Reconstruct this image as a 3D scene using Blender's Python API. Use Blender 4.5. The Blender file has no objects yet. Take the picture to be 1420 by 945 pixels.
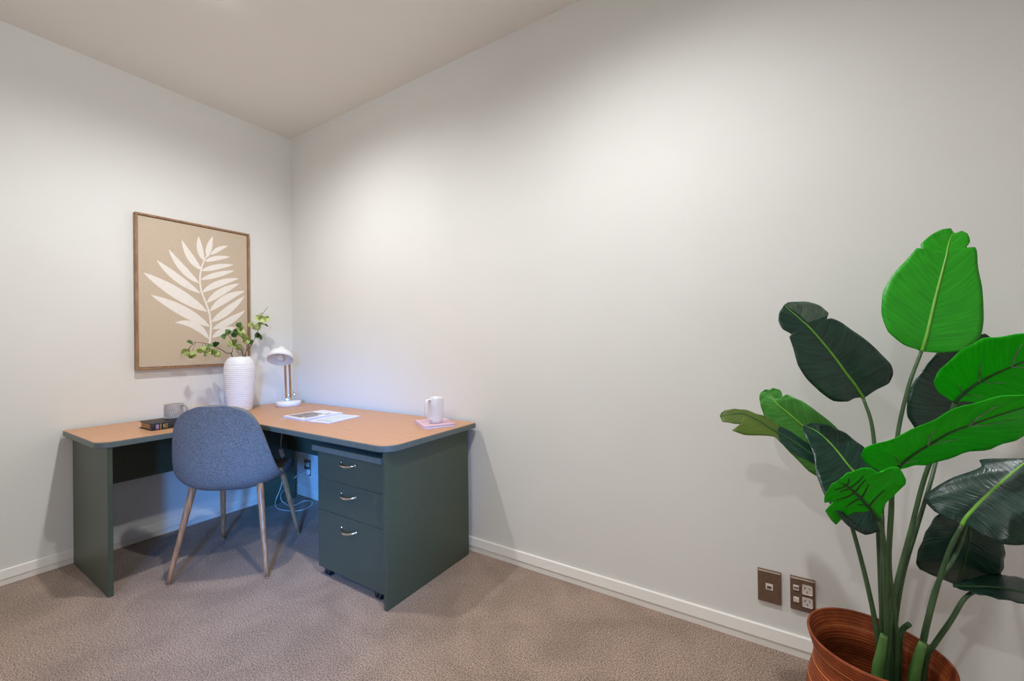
import bpy, bmesh, math, random
from mathutils import Vector, Matrix

# ------------------------------------------------------------------ camera, light, exposure
SC = bpy.context.scene
COL = SC.collection
ROOM_X, ROOM_Y, ROOM_Z = 4.6, -4.3, 2.7          # corner of the room at the origin

def make_camera():
    yaw, pit, rol = math.radians(32.256), math.radians(.176), math.radians(-.68)
    fwd = Vector((-math.sin(yaw) * math.cos(pit), math.cos(yaw) * math.cos(pit), math.sin(pit)))
    r = Vector((math.cos(yaw), math.sin(yaw), 0)); u = r.cross(fwd)
    r2 = r * math.cos(rol) + u * math.sin(rol); u2 = -r * math.sin(rol) + u * math.cos(rol)
    cd = bpy.data.cameras.new('camera'); cam = bpy.data.objects.new('camera', cd); COL.objects.link(cam)
    cd.sensor_width = 36; cd.lens = 576.0 / 1420 * 36; cd.clip_start = .02
    m = Matrix((r2, u2, -fwd)).transposed().to_4x4(); m.translation = Vector((3.12, -1.7915, 1.1287))
    cam.matrix_world = m; SC.camera = cam
make_camera()

DOWNLIGHTS = [(1.05, -.955), (2.72, -.97), (2.72, -3.05)]
DOWN_W = [83, 88, 80]
DOWN_COL = (.97, .985, 1.0)
WIN_W = 7.6
WIN_COL = (.07, .34, 1.0)
SC.view_settings.view_transform = 'Standard'
SC.view_settings.look = 'None'
SC.view_settings.gamma = 1
SC.view_settings.use_curve_mapping = False
SC.view_settings.exposure = 0.0

world = bpy.data.worlds.new('sky'); SC.world = world; world.use_nodes = True
wn = world.node_tree.nodes; bg = wn['Background']
bg.inputs['Color'].default_value = (.9, .95, 1, 1); bg.inputs['Strength'].default_value = .8

def add_light(name, kind, loc, energy, color, aim=None, **kw):
    d = bpy.data.lights.new(name, kind); d.energy = energy; d.color = color
    for k, v in kw.items(): setattr(d, k, v)
    o = bpy.data.objects.new(name, d); COL.objects.link(o); o.location = loc
    if aim is not None:
        o.rotation_euler = (Vector(aim) - Vector(loc)).to_track_quat('-Z', 'Y').to_euler()
    return o
for (x, y), w in zip(DOWNLIGHTS, DOWN_W):
    add_light('downlight_lamp', 'SPOT', (x, y, ROOM_Z - .045), w, DOWN_COL, (x, y, 0),
              spot_size=math.radians(165), spot_blend=1.0, shadow_soft_size=.035)
add_light('window_daylight', 'AREA', (5.0, -3.92, 1.5), WIN_W, WIN_COL, (.45, -.02, .12),
          shape='RECTANGLE', size=.45, size_y=.6, spread=math.radians(21))

add_light('window_ceiling_fill', 'AREA', (4.72, -3.5, 1.5), 22, (.90, .95, 1.0), (3.1, -2.3, 2.9),  # added fill light at the window, aimed up to brighten the ceiling
          shape='RECTANGLE', size=1.15, size_y=1.3, spread=math.radians(84))

# ------------------------------------------------------------------ helpers
def lin(c):
    return tuple((v / 255 / 12.92) if v / 255 <= .04045 else ((v / 255 + .055) / 1.055) ** 2.4 for v in c) + (1,)

def N(nt, t, **kw):
    n = nt.nodes.new(t)
    for k, v in kw.items():
        if k in n.inputs.keys(): n.inputs[k].default_value = v
        else: setattr(n, k, v)
    return n

def mat(name, c, rough=.5, c2=None, scale=(30, 30, 30), detail=3, bump=0., bscale=None, metal=0., spec=.5, lo=.35, hi=.65, coat=0.):
    m = bpy.data.materials.new(name); m.use_nodes = True; nt = m.node_tree; b = nt.nodes['Principled BSDF']
    b.inputs['Roughness'].default_value = rough; b.inputs['Metallic'].default_value = metal
    b.inputs['Specular IOR Level'].default_value = spec; b.inputs['Coat Weight'].default_value = coat
    tc = N(nt, 'ShaderNodeTexCoord')
    mp = N(nt, 'ShaderNodeMapping'); mp.inputs['Scale'].default_value = scale
    nt.links.new(tc.outputs['Object'], mp.inputs['Vector'])
    no = N(nt, 'ShaderNodeTexNoise', Scale=1.0, Detail=detail); nt.links.new(mp.outputs['Vector'], no.inputs['Vector'])
    cr = N(nt, 'ShaderNodeValToRGB'); nt.links.new(no.outputs['Fac'], cr.inputs['Fac'])
    e = cr.color_ramp.elements; e[0].position = lo; e[1].position = hi
    c2 = c2 or tuple(v * .94 for v in c)
    e[0].color = lin(c2); e[1].color = lin(c)
    nt.links.new(cr.outputs['Color'], b.inputs['Base Color'])
    if bump:
        n2 = no
        if bscale:
            n2 = N(nt, 'ShaderNodeTexNoise', Scale=bscale, Detail=2.0); nt.links.new(tc.outputs['Object'], n2.inputs['Vector'])
        bp = N(nt, 'ShaderNodeBump', Strength=bump, Distance=.004); nt.links.new(n2.outputs['Fac'], bp.inputs['Height'])
        nt.links.new(bp.outputs['Normal'], b.inputs['Normal'])
    return m

def obj(name, bm, m, parent=None, smooth=False, kind=None, label=None):
    me = bpy.data.meshes.new(name); bmesh.ops.recalc_face_normals(bm, faces=bm.faces[:]); bm.to_mesh(me); bm.free()
    for mm in (m if isinstance(m, (list, tuple)) else [m]): me.materials.append(mm)
    if smooth:
        for p in me.polygons: p.use_smooth = True
    o = bpy.data.objects.new(name, me); COL.objects.link(o)
    if parent: o.parent = parent
    if kind: o['kind'] = kind
    if label: o['label'] = label
    return o

def empty(name, loc, label, cat, group=None, rz=0):
    o = bpy.data.objects.new(name, None); COL.objects.link(o); o.location = loc; o.rotation_euler = (0, 0, rz)
    o.empty_display_size = .05
    o['label'] = label; o['category'] = cat
    if group: o['group'] = group
    return o

def bevel(bm, w, seg=2, edges=None):
    bmesh.ops.bevel(bm, geom=edges or bm.edges[:], offset=w, segments=seg, affect='EDGES', profile=.5)

def box(lo, hi, bv=0, seg=2, bm=None):
    t = bmesh.new(); bmesh.ops.create_cube(t, size=1)
    for v in t.verts:
        v.co = Vector([(lo[i] + hi[i]) / 2 + v.co[i] * (hi[i] - lo[i]) for i in range(3)])
    if bv: bevel(t, bv, seg)
    return merge(bm, t)

def merge(bm, t):
    if bm is None: return t
    me = bpy.data.meshes.new('tmp'); t.to_mesh(me); t.free(); bm.from_mesh(me); bpy.data.meshes.remove(me); return bm

def xform(bm, M):
    bmesh.ops.transform(bm, matrix=M, verts=bm.verts[:]); return bm

def prism(poly, z0, z1, bv=0, bm=None, seg=2):
    t = bmesh.new(); vs = [t.verts.new((p[0], p[1], z0)) for p in poly]; f = t.faces.new(vs)
    r = bmesh.ops.extrude_face_region(t, geom=[f])
    for v in r['geom']:
        if isinstance(v, bmesh.types.BMVert): v.co.z = z1
    bmesh.ops.recalc_face_normals(t, faces=t.faces[:])
    if bv:
        ed = [e for e in t.edges if abs(e.verts[0].co.z - e.verts[1].co.z) < 1e-6]
        bevel(t, bv, seg, ed)
    return merge(bm, t)

def lathe(profile, n=48, bm=None, wob=None):
    t = bmesh.new(); rings = []
    for r, z in profile:
        if r < 1e-5: rings.append([t.verts.new((0, 0, z))])
        else: rings.append([t.verts.new(((r + (wob(a, z) if wob else 0)) * math.cos(a), (r + (wob(a, z) if wob else 0)) * math.sin(a), z)) for a in [2 * math.pi * k / n for k in range(n)]])
    for a, b in zip(rings, rings[1:]):
        for k in range(n):
            q = [a[k % len(a)], a[(k + 1) % len(a)], b[(k + 1) % len(b)], b[k % len(b)]]
            q = list(dict.fromkeys(q))
            if len(q) > 2:
                try: t.faces.new(q)
                except ValueError: pass
    return merge(bm, t)

def catmull(pts, n):
    P = [Vector(p) for p in pts]
    if len(P) == 2: return [P[0].lerp(P[1], i / n) for i in range(n + 1)]
    Q = [P[0] * 2 - P[1]] + P + [P[-1] * 2 - P[-2]]; out = []
    for i in range(1, len(Q) - 2):
        for k in range(n):
            t = k / n; a, b, c, d = Q[i - 1:i + 3]
            out.append(.5 * ((2 * b) + (c - a) * t + (2 * a - 5 * b + 4 * c - d) * t * t + (3 * b - a - 3 * c + d) * t ** 3))
    out.append(P[-1]); return out

def tube(pts, rad, n=8, sm=6, bm=None, flat=1.0):
    path = catmull(pts, sm) if sm else [Vector(p) for p in pts]
    t = bmesh.new(); rings = []; L = len(path) - 1
    up = None
    for i, p in enumerate(path):
        d = (path[min(i + 1, L)] - path[max(i - 1, 0)]).normalized()
        if up is None: up = d.orthogonal().normalized()
        up = (up - d * up.dot(d)).normalized(); s = d.cross(up)
        if callable(rad): r = rad(i / L)
        elif isinstance(rad, (list, tuple)): r = rad[0] + (rad[1] - rad[0]) * i / L
        else: r = rad
        rings.append([t.verts.new(p + (up * math.cos(a) * flat + s * math.sin(a)) * r) for a in [2 * math.pi * k / n for k in range(n)]])
    for a, b in zip(rings, rings[1:]):
        for k in range(n): t.faces.new((a[k], a[(k + 1) % n], b[(k + 1) % n], b[k]))
    t.faces.new(rings[0][::-1]); t.faces.new(rings[-1])
    return merge(bm, t)

def dup(root, loc, label, rz=None):
    r = root.copy(); COL.objects.link(r); r.location = loc; r['label'] = label
    if rz is not None: r.rotation_euler = (0, 0, rz)
    for ch in list(root.children):
        c = ch.copy(); COL.objects.link(c); c.parent = r
        for g in ch.children:
            d = g.copy(); COL.objects.link(d); d.parent = c
    return r

# ------------------------------------------------------------------ materials
M_wall = mat('wall_paint', (231, 230, 226), .75, (229, 228, 224), (3, 3, 3), bump=.02, bscale=260, spec=.25)
M_ceil = mat('ceiling_paint', (240, 236, 230), .9, (238, 234, 228), (2, 2, 2), spec=.1)
M_trim = mat('trim_paint', (240, 236, 230), .4, (238, 234, 228), (4, 4, 4))
M_green = mat('green_laminate', (75, 83, 66), .42, (71, 79, 62), (60, 60, 60), bump=.03, bscale=500, spec=.45)
M_greenf = mat('green_laminate_front', (72, 80, 68), .30, (69, 77, 65), (60, 60, 60), spec=.5)
M_edge = mat('grey_green_edge', (98, 107, 102), .4, (92, 101, 96), (40, 40, 40))
M_beech = mat('beech_laminate', (201, 150, 110), .38, (191, 140, 100), (8, 90, 90), 4, spec=.4)
M_fabric = mat('blue_grey_weave', (146, 144, 142), .95, (82, 82, 86), (300, 300, 300), 2, bump=.25, spec=.1, lo=.3, hi=.7)
M_legwood = mat('leg_woodgrain', (190, 140, 100), .35, (152, 108, 76), (90, 90, 9), 4)
M_chrome = mat('brushed_chrome', (215, 215, 215), .22, metal=1)
M_black = mat('black_plastic', (22, 22, 24), .45)
M_frame = mat('oak_frame', (168, 130, 98), .5, (140, 104, 76), (60, 60, 14), 4)
M_linen = mat('linen_canvas', (210, 193, 172), .9, (197, 179, 158), (240, 240, 600), 2, bump=.1, spec=.1)
M_print = mat('white_print', (243, 236, 228), .8, (238, 230, 222), (90, 90, 90))
M_ceramic = mat('white_ceramic', (243, 240, 240), .45, (238, 235, 235), (15, 15, 15))
M_glaze = mat('glossy_white_glaze', (238, 232, 228), .18, (230, 224, 220), (15, 15, 15), coat=.3)
M_lampwhite = mat('lamp_enamel', (240, 238, 236), .35, (236, 234, 232), (12, 12, 12))
M_rod = mat('lamp_wood', (196, 148, 98), .45, (164, 116, 72), (120, 120, 14), 4)
M_bronze = mat('dull_bronze', (130, 106, 84), .4, metal=.6)
M_taupe = mat('taupe_stoneware', (172, 160, 148), .6, (152, 142, 132), (50, 50, 50))
M_groove = mat('mug_groove', (226, 216, 206), .7)
M_bookcover = mat('black_bookcloth', (40, 38, 40), .55, (30, 29, 31), (200, 200, 200))
M_pages = mat('book_pages', (196, 152, 100), .8, (158, 114, 70), (12, 12, 900), 2)
M_whitepg = mat('white_pages', (236, 232, 240), .7, (208, 204, 216), (12, 12, 900), 2)
M_gold = mat('gold_foil', (196, 170, 110), .35, metal=.5)
M_lilac = mat('lilac_label', (150, 128, 158), .6)
M_gloss = mat('magazine_stock', (240, 238, 242), .3, (234, 232, 238), (20, 20, 20))
M_photo = mat('photo_ink', (168, 148, 132), .35, (92, 88, 92), (22, 55, 10), 4)
M_dark = mat('dark_ink', (62, 60, 72), .4, (92, 90, 100), (60, 40, 10))
M_pale = mat('pale_ink', (214, 224, 226), .4, (204, 212, 218), (20, 40, 10))
M_pink = mat('pink_cover', (228, 190, 198), .5, (212, 172, 186), (30, 30, 30))
M_plate = mat('bronze_plate', (122, 96, 80), .38, (112, 88, 72), (60, 60, 60), metal=.25)
M_plateedge = mat('pale_plate_edge', (214, 196, 180), .4)
M_socket = mat('socket_plastic', (226, 214, 206), .4)
M_slot = mat('socket_slot', (60, 46, 42), .6)
M_cable = mat('white_cable', (222, 222, 222), .5)
M_stem = mat('plant_stem', (70, 98, 62), .45, (52, 80, 48), (40, 40, 12))
M_sheath = mat('leaf_sheath', (96, 138, 70), .5, (74, 118, 56), (40, 40, 12))
M_rib = mat('leaf_rib', (120, 178, 60), .4, (100, 160, 48), (40, 40, 40))
M_ribdark = mat('leaf_rib_dark', (44, 84, 40), .5, (36, 72, 34), (40, 40, 40))
M_vein = mat('leaf_vein', (120, 160, 118), .5, (70, 110, 70), (40, 40, 40))
M_soil = mat('moss_and_soil', (38, 32, 26), .95, (22, 18, 14), (60, 60, 60), bump=.6)
M_twig = mat('twig_bark', (104, 88, 62), .7, (84, 70, 48), (60, 60, 60))
M_glass = bpy.data.materials.new('window_glass')
M_diff = mat('lamp_diffuser', (255, 250, 240), .5)

def leaf_material(name, c, c2, rough, under):
    m = bpy.data.materials.new(name); m.use_nodes = True; nt = m.node_tree; b = nt.nodes['Principled BSDF']
    uv = N(nt, 'ShaderNodeUVMap'); uv.uv_map = 'UVMap'
    sx = N(nt, 'ShaderNodeSeparateXYZ'); nt.links.new(uv.outputs['UV'], sx.inputs[0])
    ab = N(nt, 'ShaderNodeMath', operation='SUBTRACT'); nt.links.new(sx.outputs['X'], ab.inputs[0]); ab.inputs[1].default_value = .5
    aa = N(nt, 'ShaderNodeMath', operation='ABSOLUTE'); nt.links.new(ab.outputs[0], aa.inputs[0])
    ml = N(nt, 'ShaderNodeMath', operation='MULTIPLY_ADD'); nt.links.new(aa.outputs[0], ml.inputs[0]); ml.inputs[1].default_value = -.28
    nt.links.new(sx.outputs['Y'], ml.inputs[2])
    cb = N(nt, 'ShaderNodeCombineXYZ'); nt.links.new(ml.outputs[0], cb.inputs['Y'])
    m2 = N(nt, 'ShaderNodeMath', operation='MULTIPLY'); nt.links.new(sx.outputs['X'], m2.inputs[0]); m2.inputs[1].default_value = .04
    nt.links.new(m2.outputs[0], cb.inputs['X'])
    wv = N(nt, 'ShaderNodeTexNoise', Scale=55.0, Detail=3.0); nt.links.new(cb.outputs[0], wv.inputs['Vector'])
    cr = N(nt, 'ShaderNodeValToRGB'); nt.links.new(wv.outputs['Fac'], cr.inputs['Fac'])
    cr.color_ramp.elements[0].position = .3; cr.color_ramp.elements[1].position = .7
    cr.color_ramp.elements[0].color = lin(c2); cr.color_ramp.elements[1].color = lin(c)
    geo = N(nt, 'ShaderNodeNewGeometry'); mx = N(nt, 'ShaderNodeMix', data_type='RGBA')
    nt.links.new(cr.outputs['Color'], b.inputs['Base Color'])
    bp = N(nt, 'ShaderNodeBump', Strength=.35, Distance=.004); nt.links.new(wv.outputs['Fac'], bp.inputs['Height'])
    nt.links.new(bp.outputs['Normal'], b.inputs['Normal'])
    b.inputs['Roughness'].default_value = rough; b.inputs['Specular IOR Level'].default_value = .5
    nt.nodes.remove(geo); nt.nodes.remove(mx)
    tr = N(nt, 'ShaderNodeBsdfTranslucent'); nt.links.new(cr.outputs['Color'], tr.inputs['Color'])
    ms = N(nt, 'ShaderNodeMixShader'); ms.inputs[0].default_value = .38 if under else .12
    nt.links.new(b.outputs[0], ms.inputs[1]); nt.links.new(tr.outputs[0], ms.inputs[2])
    nt.links.new(ms.outputs[0], nt.nodes['Material Output'].inputs['Surface'])
    return m
M_leafdark = leaf_material('leaf_dark', (38, 74, 60), (16, 40, 34), .28, False)  # lighter tone streaks the leaf, with its sheen put into the colour
M_leafbright = leaf_material('leaf_bright', (44, 176, 22), (30, 148, 14), .42, False)
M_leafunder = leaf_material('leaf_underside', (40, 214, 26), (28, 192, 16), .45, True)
M_leafmid = leaf_material('leaf_mid', (84, 164, 66), (58, 134, 46), .42, False)
M_leafolive = leaf_material('leaf_olive', (88, 112, 30), (72, 94, 24), .5, False)
M_leafgrey = leaf_material('leaf_greygreen', (92, 110, 92), (60, 78, 66), .4, False)

def carpet():
    m = bpy.data.materials.new('carpet_pile'); m.use_nodes = True; nt = m.node_tree; b = nt.nodes['Principled BSDF']
    tc = N(nt, 'ShaderNodeTexCoord')
    na = N(nt, 'ShaderNodeTexNoise', Scale=215.0, Detail=3.0); nb = N(nt, 'ShaderNodeTexNoise', Scale=480.0, Detail=2.0)
    n2 = N(nt, 'ShaderNodeTexNoise', Scale=4.5, Detail=4.0, Distortion=.6); n3 = N(nt, 'ShaderNodeTexNoise', Scale=90.0, Detail=2.0)
    for n in (na, nb, n2, n3): nt.links.new(tc.outputs['Object'], n.inputs['Vector'])
    n1 = N(nt, 'ShaderNodeMix', data_type='FLOAT'); n1.inputs[0].default_value = .5
    nt.links.new(na.outputs['Fac'], n1.inputs[2]); nt.links.new(nb.outputs['Fac'], n1.inputs[3])
    c1 = N(nt, 'ShaderNodeValToRGB'); e = c1.color_ramp.elements; e[0].position = .40; e[1].position = .60
    e[0].color = lin((82, 64, 54)); e[1].color = lin((206, 180, 162)); nt.links.new(n1.outputs[0], c1.inputs['Fac'])
    c2 = N(nt, 'ShaderNodeValToRGB'); e = c2.color_ramp.elements; e[0].position = .38; e[1].position = .62
    e[0].color = (.86, .86, .86, 1); e[1].color = (1.08, 1.08, 1.08, 1); nt.links.new(n2.outputs['Fac'], c2.inputs['Fac'])
    mx = N(nt, 'ShaderNodeMix', data_type='RGBA', blend_type='MULTIPLY'); mx.inputs[0].default_value = 1
    nt.links.new(c1.outputs['Color'], mx.inputs[6]); nt.links.new(c2.outputs['Color'], mx.inputs[7])
    nt.links.new(mx.outputs[2], b.inputs['Base Color'])
    ad = N(nt, 'ShaderNodeMath', operation='MULTIPLY_ADD'); nt.links.new(n3.outputs['Fac'], ad.inputs[0]); ad.inputs[1].default_value = .6
    nt.links.new(n1.outputs[0], ad.inputs[2])
    bp = N(nt, 'ShaderNodeBump', Strength=.7, Distance=.006); nt.links.new(ad.outputs[0], bp.inputs['Height'])
    nt.links.new(bp.outputs['Normal'], b.inputs['Normal'])
    b.inputs['Roughness'].default_value = 1; b.inputs['Specular IOR Level'].default_value = .05
    b.inputs['Sheen Weight'].default_value = .15
    return m
M_carpet = carpet()

def setup_glass():
    M_glass.use_nodes = True; nt = M_glass.node_tree; nt.nodes.clear()
    o = N(nt, 'ShaderNodeOutputMaterial'); t = N(nt, 'ShaderNodeBsdfTransparent'); g = N(nt, 'ShaderNodeBsdfGlossy', Roughness=.02)
    f = N(nt, 'ShaderNodeFresnel', IOR=1.3); x = N(nt, 'ShaderNodeMixShader')
    nt.links.new(f.outputs[0], x.inputs[0]); nt.links.new(t.outputs[0], x.inputs[1]); nt.links.new(g.outputs[0], x.inputs[2])
    nt.links.new(x.outputs[0], o.inputs[0])
setup_glass()
def setup_diff():
    b = M_diff.node_tree.nodes['Principled BSDF']; b.inputs['Emission Color'].default_value = DOWN_COL + (1,)
    b.inputs['Emission Strength'].default_value = 22
setup_diff()

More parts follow.
